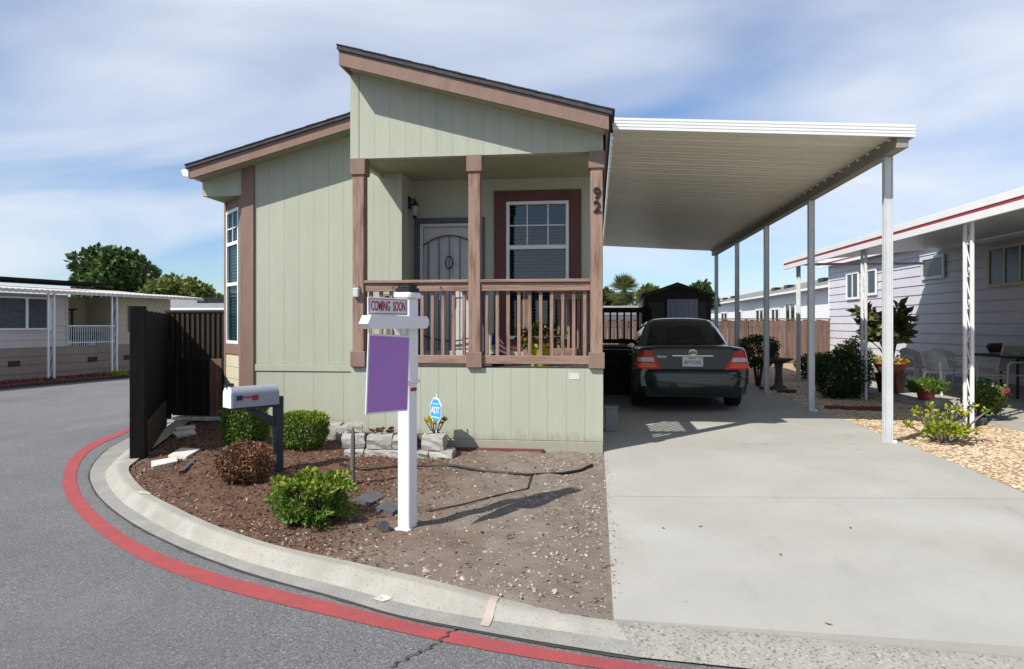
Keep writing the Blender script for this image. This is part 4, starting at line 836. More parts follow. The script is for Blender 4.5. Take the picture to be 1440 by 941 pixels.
# ------------------------------------------------------------------ shrubs
def shrub(name, label, u0, u1, vtop, vbase, zg, m, n, leaf, power=2.6, noise=.06, stems=9, lo=.55, m2=None, hole=None, deep=1.0):
    g = G((u0 + u1) / 2, vbase, zg); k = g.y / ray((u0 + u1) / 2, 0)[1]; rx = (u1 - u0) / 2 * k; g = Vector((g.x, g.y + rx * .75, 0)); k = g.y / ray((u0 + u1) / 2, 0)[1]
    rx = (u1 - u0) / 2 * k - leaf * .55; g.x = P((u0 + u1) / 2, 0, g.y).x; zt = P((u0 + u1) / 2, vtop, g.y).z; zb = bedz1(g.x, g.y) if g.x < .1 else float(gz(g.x, g.y)); rz2 = (zt - leaf * .5 - zb) / 2
    T = Thing(name, label, 'shrub', (g.x, g.y, zb))
    p, o = sphpts(n, rx, rx * deep, rz2, lo, 1.0, power, -1, noise); p[:, 2] += rz2
    if hole is not None:
        for (hx, hy, hz, hr) in hole:
            dd = np.sqrt(((p[:, 0] / rx - hx)) ** 2 + ((p[:, 1] / rx - hy)) ** 2 + ((p[:, 2] / rz2 - 1 - hz)) ** 2); keep = dd > hr; p, o = p[keep], o[keep]
        ip, io = sphpts(500, rx * .7, rx * .7, rz2 * .7, .2, 1, 2, -1, .05); ip[:, 2] += rz2; T.add('dry_twigs', leaves('dry_twigs', ip, leaf, 'leafbrown', aspect=.2))
    k = p[:, 2] > .01; p, o = p[k], o[k]
    T.add('foliage', leaves('foliage', p, leaf, m, outward=o, bias=.45))
    if m2:
        k = (o[:, 2] > .35) & (RNG.random(len(o)) < .55); T.add('new_growth', leaves('new_growth', p[k] * 1.03, leaf, m2, outward=o[k], bias=.55))
    V = []; Fc = []
    for i in range(stems):
        a = 6.28 * i / stems + .3; r = .75 * rx * (.4 + .6 * RNG.random()); t = tubegeo([(0.02 * math.cos(a), .02 * math.sin(a), -.02), (.35 * r * math.cos(a), .35 * r * math.sin(a), rz2 * .7), (r * math.cos(a), r * math.sin(a), rz2 * 1.5)], [.012, .008, .003], 5)
        Fc += [tuple(j + len(V) for j in f) for f in t[1]]; V += t[0]
    T.geo('stems', (V, Fc), 'bark', ctr=(0, 0, 0)); return T
shrub('boxwood_shrub', 'upright trimmed dark green shrub with flat top beside the corner window', 316, 373, 562, 626, 0, 'leaf', 9000, .030, power=5, noise=.02)
shrub('boxwood_shrub', 'low lime topped trimmed shrub against the front wall', 386, 460, 579, 634, 0, 'leaf', 9000, .028, power=3.2, noise=.03, m2='leaflime')
shrub('dead_shrub', 'brown dried out round shrub below the mailbox', 303, 385, 620, 683, -.03, 'leafbrown', 6500, .026, power=2.2, noise=.08, lo=.35)
shrub('boxwood_shrub', 'ragged bright green shrub with bare hollow beside the sign post', 388, 490, 667, 744, -.04, 'leaf', 6500, .034, power=2.2, noise=.30, lo=.42, m2='leaflime', stems=18, hole=[(-.32, -.72, .30, .40), (.42, -.85, .05, .33), (.95, -.2, .2, .38), (-.1, -1.0, -.45, .25)])

# ------------------------------------------------------------------ stone blocks
def block(u, v, Y, w, h, dep, z, rz, label, m='stone'):
    q = P(u, v, Y); bm = bmesh.new(); bmesh.ops.create_cube(bm, size=1); bmesh.ops.subdivide_edges(bm, edges=bm.edges, cuts=2, use_grid_fill=True)
    rr = random.Random(int(u * 7 + v))
    for vv in bm.verts:
        f = abs(vv.co.x) > .49; t_ = vv.co.z > .49
        vv.co = Vector((vv.co.x * w * (.93 if vv.co.y > 0 else 1), vv.co.y * dep, vv.co.z * h)) + Vector((rr.uniform(-.010, .010), rr.uniform(-.016, .012) if vv.co.y < 0 else 0, rr.uniform(-.006, .006)))
        if t_ and vv.co.y < -dep * .4: vv.co.y += .018; vv.co.z -= .012
    me = bpy.data.meshes.new('retaining_block'); bm.to_mesh(me); bm.free(); me.materials.append(M[m])
    o = bpy.data.objects.new('retaining_block', me); COL.objects.link(o); o.location = (q.x, Y, z + h / 2); o.rotation_euler = (0, 0, rz); o['label'] = label; o['category'] = 'stone block'; o['group'] = 'pale blocks edging the planter'
yb = 7.12
z1 = -.02
low = [(500, .20, .15), (532, .24, .03), (563, .24, 0), (592, .20, 0), (622, .26, -.04)]
lowl = ['bottom course block at the rounded planter end near the wooden stake', 'bottom course block under the dried succulent', 'bottom course block between the succulent block and the sign post', 'bottom course block partly behind the sign post', 'bottom course block at the planter end beneath the security sign']
for (u, w, rz), l in zip(low, lowl): block(u, 650, yb + abs(u - 560) * .0006, w, .10, .2, z1 - .005, rz, 'pale rough ' + l)
up = [(498, .24, .25), (536, .27, .04), (571, .24, 0), (611, .24, -.02)]
upl = ['upper course block at the rounded planter end near the wooden stake', 'upper course block below the dried succulent', 'upper course block behind the sign post', 'upper course block carrying the security sign pot']
for (u, w, rz), l in zip(up, upl): block(u, 630, yb + .035 + abs(u - 560) * .0006, w, .145, .2, z1 + .097, rz, 'pale rough ' + l)
block(499, 612, yb + .16, .17, .10, .16, z1 + .245, .3, 'small pale block topping the planter wall near the wooden stake')
block(469, 590, 8.1, .20, .2, .2, -.01, .1, 'pale block beside the lime shrub by the wall'); block(487, 596, 8.02, .17, .18, .2, -.01, -.05, 'pale block against the porch skirt corner')
# soil infill and succulents of the planter
q0 = P(560, 620, 7.3)
single('planter_soil', prismgeo([(q0.x - .5, 7.2, -.03), (q0.x + .5, 7.2, -.03), (q0.x + .5, Y0 - .06, -.03), (q0.x - .5, Y0 - .06, -.03)], (0, 0, .21)), 'soil', 'dark soil filling the stone block planter against the porch skirt', 'soil')
def succulent(name, label, u, Y, z, r, m, n=22, ros=5, h=.12, leaf=.05):
    q = P(u, 600, Y); T = Thing(name, label, 'plant', (q.x, Y, z)); pts = []; out = []
    V = []; Fc = []
    for k in range(ros):
        a = 6.28 * k / ros + .5; R = r * (.35 + .65 * ((k * 7) % ros) / ros); c = np.array([R * math.cos(a), R * math.sin(a) * .7, h * (.75 + .35 * ((k * 3) % 4) / 4)])
        t = tubegeo([(0, 0, 0), (c[0] * .5, c[1] * .5, c[2] * .35), tuple(c)], [.008, .007, .006], 6); Fc += [tuple(j + len(V) for j in f) for f in t[1]]; V += t[0]
        for i in range(n):
            e = random.uniform(.15, 1.3); b = random.uniform(0, 6.28); o = np.array([math.cos(b) * math.cos(e), math.sin(b) * math.cos(e), math.sin(e)]); pts.append(c); out.append(o)
    T.geo('stems', (V, Fc), 'bark', ctr=(0, 0, 0)); T.add('foliage', leaves('foliage', np.array(pts), leaf, m, aspect=.5, outward=np.array(out), bias=.93)); return T
succulent('succulent', 'dry reddish succulent in the stone block planter', 540, 7.28, .175, .17, 'leafbrown', ros=9, h=.07, leaf=.04)
q = P(611, 630, 7.33); pot = Thing('plant_pot', 'low round pot holding a yellow green succulent behind the blue sign', 'pot', (q.x, 7.33, z1 + .205)); pot.lathe('pot', [(0, -.02), (.10, -.02), (.115, .03), (.105, .035), (.09, .02), (0, .02)], 'flag', (0, 0, 0)); pot.lathe('soil', [(0, .018), (.095, .022)], 'soil', (0, 0, .004))
succulent('succulent', 'yellow green rosette succulent behind the blue security sign', 612, 7.35, z1 + .227, .15, 'leafyel', n=26, ros=6, h=.15, leaf=.055)
# blue security sign
q = P(614, 628, 7.32); ss = Thing('security_sign', 'blue octagonal alarm company yard sign on a thin stake', 'sign', (q.x, 7.30, -.15), math.radians(-45))
ss.tube('stake', [(-.02, 0, 0), (.0, .006, .52), (.0, .006, .80)], .007, 'white', n=6)
def octa(r, y, rz_=1.18): return [(r * math.cos(math.pi / 8 + k * math.pi / 4), y, .62 + r * rz_ * math.sin(math.pi / 8 + k * math.pi / 4)) for k in range(8)]
fc = ss.prism('face', octa(.125, -.006), (0, .010, 0), 'white'); ss.prism('blue_field', octa(.113, -.009), (0, .002, 0), 'blue', fc)
ss.geo('lettering', textgeo('ADT', .105, .001, (0, -.0105, .62), (1, 0, 0), (0, 0, 1), width=.17), 'white', fc); ss.box('lettering_band', -.085, .085, -.0105, -.0092, .543, .552, 'white', fc, bev=0); ss.box('lettering_band', -.06, .06, -.0105, -.0092, .69, .697, 'white', fc, bev=0)
# wooden stake, hose, flagstones, slates
g_ = G(496, 685, -.03); single('garden_stake', tubegeo([(g_.x, g_.y, -.06), (g_.x + .004, g_.y, .42), (g_.x + .002, g_.y, .50)], [.024, .020, .006], 7), 'stake', 'weathered grey pointed wooden stake between shrub and planter', 'stake')
hp = [(478, 655), (510, 662), (560, 660), (640, 657), (680, 664), (740, 670), (790, 668), (815, 663), (833, 655)]
single('garden_hose', tubegeo([tuple(Vector((a.x, a.y, bedz1(a.x, a.y) + .014))) for a in [G(u, v, -.01) for u, v in hp]], .013, 8), 'hose', 'black irrigation hose lying across bare soil below the porch', 'hose', smooth=True)
hp2 = [(748, 670), (742, 690), (700, 702), (650, 712), (600, 718)]
single('drip_line', tubegeo([tuple(Vector((a.x, a.y, bedz1(a.x, a.y) + .008))) for a in [G(u, v, -.02) for u, v in hp2]], .006, 6), 'hose', 'thin dark drip tube branching from the hose over bare soil', 'hose', smooth=True)
def slab(name, quad, th, m, label, cat, group=None, lift=.0):
    p = [G(u, v, -.02) for u, v in quad]; z = max(bedz1(a.x, a.y) for a in p) + lift
    single(name, prismgeo([(a.x, a.y, z - .02) for a in p], (0, 0, th + .02)), m, label, cat, group)
SL = 1029 / 350
def zq(l): return [(170 + a / SL, 480 + b / SL) for a, b in l]
slab('flagstone', zq([(195, 475), (270, 480), (330, 447), (250, 443)]), .02, 'flag', 'large tilted pale flagstone lying in mulch near the dark fence post', 'stone')
slab('flagstone', zq([(125, 500), (130, 524), (234, 500), (228, 482)]), .025, 'flag', 'long narrow pale flagstone at the kerb side of the mulch', 'stone')
slab('flagstone', zq([(210, 378), (230, 390), (312, 380), (300, 366)]), .02, 'flag', 'shaded pale stepping stone farther from the gate board', 'stone')
slab('flagstone', zq([(222, 352), (228, 366), (310, 356), (304, 342)]), .02, 'flag', 'shaded pale stepping stone right below the dark gate board', 'stone')
slab('slate_piece', zq([(240, 540), (262, 535), (310, 490), (300, 486)]), .012, 'slate', 'dark flat slate sliver beside the brown shrub', 'stone'); slab('slate_piece', zq([(105, 458), (125, 462), (162, 448), (150, 442)]), .012, 'slate', 'grey slate scrap at the foot of the dark fence panel', 'stone')
slab('slate_piece', [(498, 705), (520, 712), (544, 700), (522, 694)], .012, 'slate', 'dark slate piece in shade beside the ragged green shrub', 'stone'); slab('slate_piece', [(528, 718), (552, 726), (566, 716), (545, 709)], .012, 'slate', 'grey slate piece between ragged shrub and sign post foot', 'stone')
g_ = G(540, 745, -.03); sp = Thing('spotlight', 'small round grey garden spotlight on the soil by the sign post', 'spotlight', (g_.x, g_.y, bedz1(g_.x, g_.y))); sp.tube('housing', [(-.03, .05, .035), (.005, -.02, .045)], [.030, .04], 'slate', n=14); sp.tube('spike', [(-.02, .03, -.03), (-.01, .0, .03)], .008, 'black', n=6)
# a few fallen leaves and chalk marks
rl = random.Random(5)
for (u, v) in ((985, 580 + 400 / 2.483 * 1.0), (1098, 780), (933, 742), (1165, 871), (1196, 748), (1207, 646)):
    g_ = G(u, v, -.03); x, y = g_.x, g_.y; z = dz(x, y) + .006; a = rl.uniform(0, 6); s_ = .022
    single('fallen_leaf', ([(x + s_ * math.cos(a), y + s_ * math.sin(a), z + .004), (x - .009 * math.sin(a), y + .009 * math.cos(a), z), (x - s_ * math.cos(a), y - s_ * math.sin(a), z + .003), (x + .009 * math.sin(a), y - .009 * math.cos(a), z + .001)], [(0, 1, 2, 3)]), 'leafbrown', 'small dry leaf lying on the open concrete driveway', 'leaf', 'dry leaves on the driveway')
# ------------------------------------------------------------------ dark fence on the left
PA = Vector((-4.96, 6.9, 0)); PB = Vector((-6.62, 9.85, 0)); fd = (PB - PA); FL = fd.length; fa_ = math.atan2(fd.y, fd.x)
ff = Thing('side_fence', 'charcoal board fence panel ending in a thick post at the kerb', 'fence', (PA.x, PA.y, -.05), fa_)
ff.box('end_post', -.075, .075, -.075, .075, 0, 1.66, 'blackfence', bev=.006)
k = 0
nb = 20
for i in range(nb):
    x0 = .08 + (FL - .16) * i / nb; x1 = .08 + (FL - .16) * (i + 1) / nb - .006; ff.box('board', x0, x1, -.05, -.03, .05, 1.60 + .01 * ((i * 7) % 3), 'blackfence', bev=.003)
for z in (.3, 1.3): ff.box('rail', .08, FL - .08, -.0295, .01, z, z + .09, 'blackfence')
ff.box('kick_board', .08, FL * .75, -.085, -.0515, 0, .36, 'brownfence'); ff.box('corner_post', FL - .075, FL + .06, -.06, .06, 0, 1.62, 'blackfence')
rf = Thing('return_fence', 'dark brown batten fence joining the home to the charcoal fence', 'fence', (-6.0, 9.95, -.03), 0)
xa, xb = -.70, .74
rf.box('backing', xa, xb, .02, .035, .03, 1.62, 'brownfence', bev=0)
n = 17
for i in range(n):
    x = xa + (xb - xa) * (i + .5) / n; rf.box('batten', x - .024, x + .024, -.006, .0195, .04, 1.60, 'brownfence', bev=.003)
rf.box('top_rail', xa, xb, -.02, .05, 1.621, 1.66, 'brownfence')
gt = Thing('low_gate', 'low brown board gate with shade and a sunlit corner put into its colour before the batten fence', 'gate', (-6.0, 9.62, -.03), 0)
for i in range(4): gt.box('board', -.36 + i * .20, -.165 + i * .20, 0, .02, .06, .92, 'darkshade' if i < 3 else 'brownboard', bev=.003)  # last board coloured as sunlit wood, the others blackened as fence shade
gt.box('rail', -.36, .44, .021, .05, .2, .28, 'darkshade'); gt.box('rail', -.36, .44, .021, .05, .72, .80, 'darkshade'); gt.box('post', .445, .50, -.01, .05, 0, .96, 'darkshade'); gt.box('threshold', -.30, .50, -.10, .10, .0, .045, 'flag')
gt.tube('latch_rod', [(-.44, -.02, .1), (-.44, -.02, .75)], .010, 'black', n=6)
gt.box('latch_post', -.46, -.40, -.005, .05, 0, .80, 'darkshade')

# ------------------------------------------------------------------ porch things
pt = P(759, 500, 8.15); yp = Thing('flower_pot', 'yellow glazed pot standing on the porch deck', 'pot', (pt.x, 8.05, .9225)); yp.lathe('pot', [(0, 0), (.11, 0), (.15, .22), (.165, .22), (.165, .26), (.145, .26), (.135, .22), (0, .22)], 'yellow')
fp = Thing('potted_flowers', 'orange and yellow flowers growing in the yellow porch pot', 'plant', (pt.x, 8.05, 1.142)); p, o = sphpts(500, .26, .2, .17, .2, 1, 2, -.6, .1); p[:, 2] += .1
fp.add('foliage', leaves('foliage', p, .05, 'leafdark', outward=o, bias=.5)); k = RNG.random(500) < .3; fp.add('petals', leaves('petals', p[k] * 1.08, .04, 'orange', aspect=.9, outward=o[k], bias=.3)); fp.tube('stems', [(0, 0, 0), (.01, 0, .08), (.05, .02, .2)], .008, 'bark')
# small flag in a dark pot
q = P(701, 500, 8.0); fg = Thing('small_flag', 'small striped red white and blue flag leaning on the porch', 'flag', (q.x, 7.95, .9225), 0)
fg.lathe('base', [(0, 0), (.07, 0), (.085, .14), (.07, .14), (0, .12)], 'black', (0, 0, 0), n=14); fg.tube('stick', [(0, 0, .1), (-.02, 0, .42)], .006, 'tan', n=6)
for i in range(7):
    fg.prism('stripe', [(-.02 + .0, -.008 - .004 * i, .40 - i * .035), (.055 + .012 * i, -.012, .30 - i * .030), (.06 + .012 * i, -.012, .275 - i * .030), (-.02, -.008 - .004 * i, .368 - i * .035)], (0, .003, 0), 'flagred' if i % 2 == 0 else 'white')
fg.prism('canton', [(-.06, -.012, .38), (-.018, -.012, .40), (-.018, -.012, .26), (-.075, -.012, .24)], (0, .003, 0), 'flagblue')
q = P(501.5, 405, Y0 - .04); lb = Thing('lock_box', 'grey key lock box hanging on the porch post nearest the bay window', 'lock box', (q.x, Y0 - .056, q.z - .06)); lb.box('body', -.035, .035, -.025, .025, -.05, .06, 'postgrey', bev=.01); lb.tube('shackle', [(-.02, 0, .06), (-.02, 0, .10), (0, 0, .115), (.02, 0, .10), (.02, 0, .06)], .006, 'chrome', n=6)
for u in (552, 619):
    q = P(u, 410, Y0 - .04); T = Thing('rail_hook', 'dark iron planter hook over the porch rail' + (' nearer the lock box post' if u < 600 else ' nearer the middle porch post'), 'hook', (q.x, Y0 - .035, q.z - .08)); T.tube('hook', [(0, .06, .135), (0, -.006, .135), (0, -.014, .0), (0, -.05, -.03), (0, -.07, .0)], .006, 'mesh', n=6)
ub = Thing('utility_box', 'small grey utility box at the foot of the home under the carport', 'box', (.20, 9.1, dz(.2, 9.1))); ub.box('case', -.08, .08, -.1, .1, 0, .30, 'greybox', bev=.01); ub.box('lid', -.09, .09, -.11, .11, .301, .32, 'greybox', bev=.005)

# ------------------------------------------------------------------ side landing, shed, rear fence
sl_ = Thing('side_landing', 'dark stained side landing with railing against the home under the carport', 'deck', (.5, 13.6, dz(.5, 13.6)), 0)
for i in range(5): sl_.box('skirt_board', -.40, .42, -.02, 0, .02 + i * .175, .185 + i * .175, 'brownfence', bev=.003)
sl_.box('skirt_light_stop', -.40, .42, .0015, .03, 0, .895, 'darkshade', bev=0); sl_.box('deck', -.40, .42, -.03, 1.4, .90, .95, 'brownfence'); r = sl_.box('rail', -.40, .42, -.03, .05, 1.62, 1.72, 'darkshade'); sl_.box('rail', -.40, .42, -.02, .03, 1.02, 1.10, 'darkshade')  # backing added behind the skirt boards to stop light through the gaps
for i in range(6): sl_.box('baluster', -.37 + i * .135, -.335 + i * .135, -.01, .02, 1.1, 1.62, 'darkshade', bev=.002)
sl_.box('post', .40, .50, -.05, .06, 0, 1.74, 'darkshade'); sl_.prism('stair_rail', [(.501, 0, 1.70), (.501, 0, 1.60), (.56, 0, .9), (.60, 0, .9), (.58, 0, 1.70)], (0, 1.2, 0), 'darkshade')
for i in range(3): sl_.box('step', .425, .72, .3, 1.2, .02 + .0, .22 + .22 * (2 - i) * 0 + .0, 'brownfence') if i == 0 else None
sh = Thing('garden_shed', 'dark olive and brown gabled shed with pale grey door at the end of the driveway', 'shed', (2.55, 19.85, .03), 0)
shx0, shx1 = P(902, 430, 19.85).x - 2.55, P(1003, 430, 19.85).x - 2.55; hw = (shx1 - shx0) / 2; cx = (shx0 + shx1) / 2
sh.box('wall', cx - hw + .06, cx - hw + .08, .05, 2.2, 0, 2.15, 'shed', bev=0); sh.box('wall', cx + hw - .08, cx + hw - .06, .05, 2.2, 0, 2.15, 'shed', bev=0)
fwl = sh.prism('front_wall', [(cx - hw + .06, 0, 0), (cx + hw - .06, 0, 0), (cx + hw - .06, 0, 2.15), (cx, 0, 2.48), (cx - hw + .06, 0, 2.15)], (0, .05, 0), 'shedtrim')
for (a, b) in ((-hw + .2, -hw + .62), (hw - .62, hw - .2)): sh.box('panel', cx + a, cx + b, -.02, -.001, .1, 2.0, 'shed', fwl)
dr2 = sh.box('door', P(938, 430, 19.85).x - 2.55, P(981, 430, 19.85).x - 2.55, -.03, -.001, .08, 2.08, 'sheddoor', fwl); sh.box('handle', cx + .3, cx + .34, -.05, -.031, 1.0, 1.2, 'black', dr2)
for i in range(5): sh.box('door_groove', P(942 + i * 8.5, 430, 19.85).x - 2.55, P(943 + i * 8.5, 430, 19.85).x - 2.55, -.0335, -.0305, .1, 2.05, 'greybox', dr2, bev=0)
for s_ in (-1, 1): sh.prism('roof_panel', [(cx, -.1, 2.50), (cx + s_ * (hw + .02), -.1, 2.14), (cx + s_ * (hw + .02), -.1, 2.20), (cx, -.1, 2.56)], (0, 2.5, 0), 'shedtrim')
bf = Thing('rear_fence', 'weathered brown board fence behind the driveway and shed', 'fence', (2, 21.0 + 2.9, 0), 0)
YF2 = 23.9
x = -2.6; i = 0
while x < 5.75:
    w_ = .138; bf.box('board', x, x + w_, 0, .02, .03, 1.52 + .012 * ((i * 5) % 3), 'fence', bev=.003); x += w_ + .006; i += 1
for z in (.35, 1.25): bf.box('rail', -2.6, 5.85, .021, .06, z, z + .09, 'fence')
bf.box('cap_rail', -2.6, 5.85, -.03, .07, 1.555, 1.595, 'fence')
for x in (-1.0, 1.3, 3.0, 5.0): bf.box('post', x, x + .1, -.05, -.001, 0, 1.56, 'fence')

# ------------------------------------------------------------------ white house beyond the fence
wh_ = Thing('white_house', 'long white house with tan grey shingle roof beyond the rear fence', 'house', (9.6, 42, 0), world=True)
X9 = 9.6; ya_, yb_ = 27.6, 62
wl_ = wh_.box('wall', X9, X9 + 5, ya_, yb_, -.1, 2.92, 'whitewall', bev=0)
rf_ = wh_.prism('roof', [(X9 - .35, ya_ - .4, 2.86), (X9 + 2.6, ya_ - .4, 3.72), (X9 + 5.4, ya_ - .4, 2.9), (X9 + 5.4, ya_ - .4, 3.0), (X9 + 2.6, ya_ - .4, 3.84), (X9 - .35, ya_ - .4, 2.98)], (0, yb_ - ya_ + .8, 0), 'tanroof')
wh_.box('gutter', X9 - .43, X9 - .352, ya_ - .4, yb_ + .4, 2.87, 2.97, 'white', rf_)
wh_.prism('gable', [(X9 + .01, ya_ - .001, 2.92), (X9 + 4.99, ya_ - .001, 2.92), (X9 + 2.6, ya_ - .001, 3.68)], (0, .05, 0), 'whitewall', wl_)
for (u0, u1, v0, v1) in ((1015, 1023, 441, 450), (1035, 1043, 439, 450), (1064, 1074, 437, 450), (1086, 1096, 436, 450), (1106, 1119, 428, 450)):
    a, b = PX(u0, v0, X9), PX(u1, v0, X9); zt = max(a.z, b.z); zb = 1.15
    wd = wh_.box('window', X9 - .03, X9 - .002, b.y, a.y, zb, zt, 'carglass', wl_, bev=0)
    fw = .16
    for (y0, y1, z0, z1) in ((b.y - fw, b.y, zb - .05, zt + .1), (a.y, a.y + fw, zb - .05, zt + .1), (b.y, a.y, zt, zt + .1), (b.y, a.y, zb - .08, zb), ((a.y + b.y) / 2 - .06, (a.y + b.y) / 2 + .06, zb, zt)): wh_.box('frame', X9 - .06, X9 - .0305, y0, y1, z0, z1, 'white', wd, bev=0)
for u in (1020, 1032, 1092, 1110, 1160):
    q = PX(u, 415, X9 + 1.2); q.z = 2.98 + .31 * 1.55; 
    wh_.box('roof_vent', X9 + 1.0, X9 + 1.35, q.y - .4, q.y + .4, 3.30, 3.58, 'black', rf_)

# ------------------------------------------------------------------ lavender neighbour home
NW = 8.15
nb_ = Thing('lavender_home', 'pale lavender lap sided mobile home with covered patio and red striped fascia', 'house', (4.85, 9.6, 0), math.radians(1.6))
lx = lambda X: X - 4.85
ly = lambda Y: Y - 9.6
wy0, wy1 = ly(3.0), ly(21.4); wx_ = 3.3
def nbY(u, xl=wx_):
    # local y on the wall where pixel column u meets it
    d_ = ray(u, 455); a = math.radians(1.6); ca, sa = math.cos(a), math.sin(a)
    # world = root + R*(xl, y)
    # (4.85+ca*xl-sa*y)/(9.6+sa*xl+ca*y)=dx/dy
    r = d_[0] / d_[1]; return (4.85 + ca * xl - r * (9.6 + sa * xl)) / (r * ca + sa)
def nbZ(u, v, xl=wx_):
    y = nbY(u, xl); a = math.radians(1.6); Yw = 9.6 + math.sin(a) * xl + math.cos(a) * y; return H + (455 - v) * Yw / ray(u, 0)[1]
wy1 = nbY(1166)
nw = nb_.box('wall', wx_ + .02, wx_ + 4, wy0, wy1, -.05, 3.45, 'lav', bev=0)
lh = .235; i = 0; z = .25
lap = None
while z < 3.4:
    pr = prismgeo([(0, 0, 0), (0, wy1 - wy0, 0), (.019, wy1 - wy0, lh - .010), (.019, 0, lh - .010)], (.003, 0, 0))
    if lap is None: lap = fixn(mk('lap_board', [v - Vector((0, (wy1 - wy0) / 2, 0)) for v in pr[0]], pr[1], 'lav'))
    nb_.add('lap_board', lap, (wx_ - .006, (wy0 + wy1) / 2, z), parent=nw); z += lh
lap2 = None; z = .25
while z < 3.2:      # end wall facing the rear fence keeps the same boards
    z += 10
nb_.box('corner_trim', wx_ - .012, wx_ + .06, wy1 + .001, wy1 + .05, .2, 3.45, 'white', nw)
nb_.box('skirt', wx_ - .03, wx_ - .002, wy0, wy1, 0, .25, 'greybox', nw)
ev = nb_.box('eave_fascia', wx_ - .28, wx_ - .25, nbY(1300), wy1 + .25, 3.28, 3.46, 'white'); nb_.box('red_stripe', wx_ - .286, wx_ - .2805, nbY(1300), wy1 + .25, 3.37, 3.41, 'redtrim', ev, bev=0)
nb_.box('roof', wx_ - .25, wx_ + 4.2, wy0, wy1 + .25, 3.451, 3.53, 'white')
# patio roof
fy1 = ly(17.0)
pr_ = nb_.prism('patio_roof', [(-.16, wy0, 2.905), (wx_ - .29, wy0, 3.22), (wx_ - .29, fy1, 3.22), (-.16, fy1, 2.905)], (0, 0, .04), 'white')
for (z0, z1, m, o) in ((2.70, 2.795, 'white', 0), (2.7955, 2.84, 'redtrim', .012), (2.8405, 2.935, 'white', 0)): nb_.box('patio_fascia', -.20 + o, -.165, wy0, fy1, z0, z1, m, pr_, bev=.003)
nb_.box('patio_fascia', -.164, wx_ - .3, fy1 - .03, fy1, 2.80, 2.858, 'white', pr_)
nb_.prism('patio_ceiling', [(-.16, wy0, 2.86), (wx_ - .02, wy0, 3.17), (wx_ - .02, fy1 - .05, 3.17), (-.16, fy1 - .05, 2.86)], (0, 0, .02), 'postgrey', pr_)
# windows
def nbwin(u0, u1, v0, v1, mull, fr='white', sill=True):
    ya, yb = nbY(u1), nbY(u0); zt = (nbZ(u0, v0) + nbZ(u1, v0 - (u1 - u0) * .15)) / 2; zb = (nbZ(u0, v1) + nbZ(u1, v1 + (u1 - u0) * .02)) / 2
    w_ = nb_.box('window', wx_ - .028, wx_ - .022, ya, yb, zb, zt, 'screen', nw, bev=0)
    f = .07
    for (a, b, c, d_) in ((ya - f, ya, zb - f, zt + f), (yb, yb + f, zb - f, zt + f), (ya, yb, zt, zt + f), (ya, yb, zb - f, zb)): nb_.box('frame', wx_ - .055, wx_ - .015, a, b, c, d_, fr, w_)
    for k in range(mull): y = ya + (yb - ya) * (k + 1) / (mull + 1); nb_.box('mullion', wx_ - .05, wx_ - .0285, y - .025, y + .025, zb, zt, fr, w_)
nbwin(1193, 1208, 387, 418, 1); nbwin(1222, 1233, 382, 412, 0); nbwin(1300, 1328, 366, 388, 0, 'postgrey'); nbwin(1394, 1462, 352, 396, 2, 'tan')
# ornamental posts of the patio roof
def ornpost(y, label=None):
    p0 = nb_.box('patio_post', -.055, -.015, y - .10, y - .06, .06, 2.858, 'white'); nb_.box('upright', -.055, -.015, y + .06, y + .10, .06, 2.858, 'white', p0)
    pts = []
    for k in range(6):
        z0 = .35 + k * .42
        nb_.tube('scroll', [(-.035, y + .035 * math.sin(6.28 * t / 10) * (1 - t / 14), z0 + .012 * t) for t in range(0, 11)] + [(-.035, y - .045 + .09 * t / 6, z0 + .13 + .04 * t) for t in range(7)], .008, 'white', p0, n=5)
for Yp in (9.55, 12.8, 16.4): ornpost(ly(Yp))

# ------------------------------------------------------------------ patio furniture
def plastic_chair(label, loc, rz):
    c = Thing('plastic_chair', label, 'chair', loc, rz, group='white plastic patio chairs')
    c.prism('seat', [(-.23, -.22, .40), (.23, -.22, .40), (.21, .20, .385), (-.21, .20, .385)], (0, 0, .025), 'whiteplastic')
    V = []; Fc = []; n = 11
    for j, z in enumerate((.41, .55, .70, .80)):
        for k in range(n): u = -1 + 2 * k / (n - 1); V.append(Vector((.25 * u, .20 + .14 * (z - .41) / .4 - .10 * u * u, z - (.09 * u * u if j == 3 else 0))))
    for j in range(3):
        for k in range(n - 1): a = j * n + k; Fc.append((a, a + 1, a + n + 1, a + n))
    c.geo('backrest', (V, Fc), 'whiteplastic', smooth=True)
    for s_ in (-1, 1):
        c.prism('armrest', [(s_ * .25, -.22, .60), (s_ * .31, -.22, .60), (s_ * .30, .22, .64), (s_ * .25, .22, .64)], (0, 0, .022), 'whiteplastic')
        c.tube('leg', [(s_ * .28, -.20, .61), (s_ * .26, -.21, .40), (s_ * .285, -.25, 0)], [.026, .03, .02], 'whiteplastic'); c.tube('leg', [(s_ * .23, .19, .41), (s_ * .265, .27, 0)], [.03, .02], 'whiteplastic')
    return c
zp = .105
q = G(1293, 546, zp); plastic_chair('white plastic armchair partly behind the large potted plant', (q.x + .1, q.y + .3, zp), math.radians(20))
q = G(1326, 556, zp); plastic_chair('white plastic armchair beside the ornamental post', (q.x + .15, q.y + .3, zp), math.radians(20))
q = G(1352, 548, zp); plastic_chair('white plastic armchair half hidden behind the ornamental post', (q.x + .25, q.y + 1.0, zp), math.radians(120))
q = G(1412, 562, zp); tc_ = Thing('patio_chair', 'tan metal framed sling chair beside the patio table', 'chair', (q.x + .1, q.y + .25, zp), math.radians(-65))
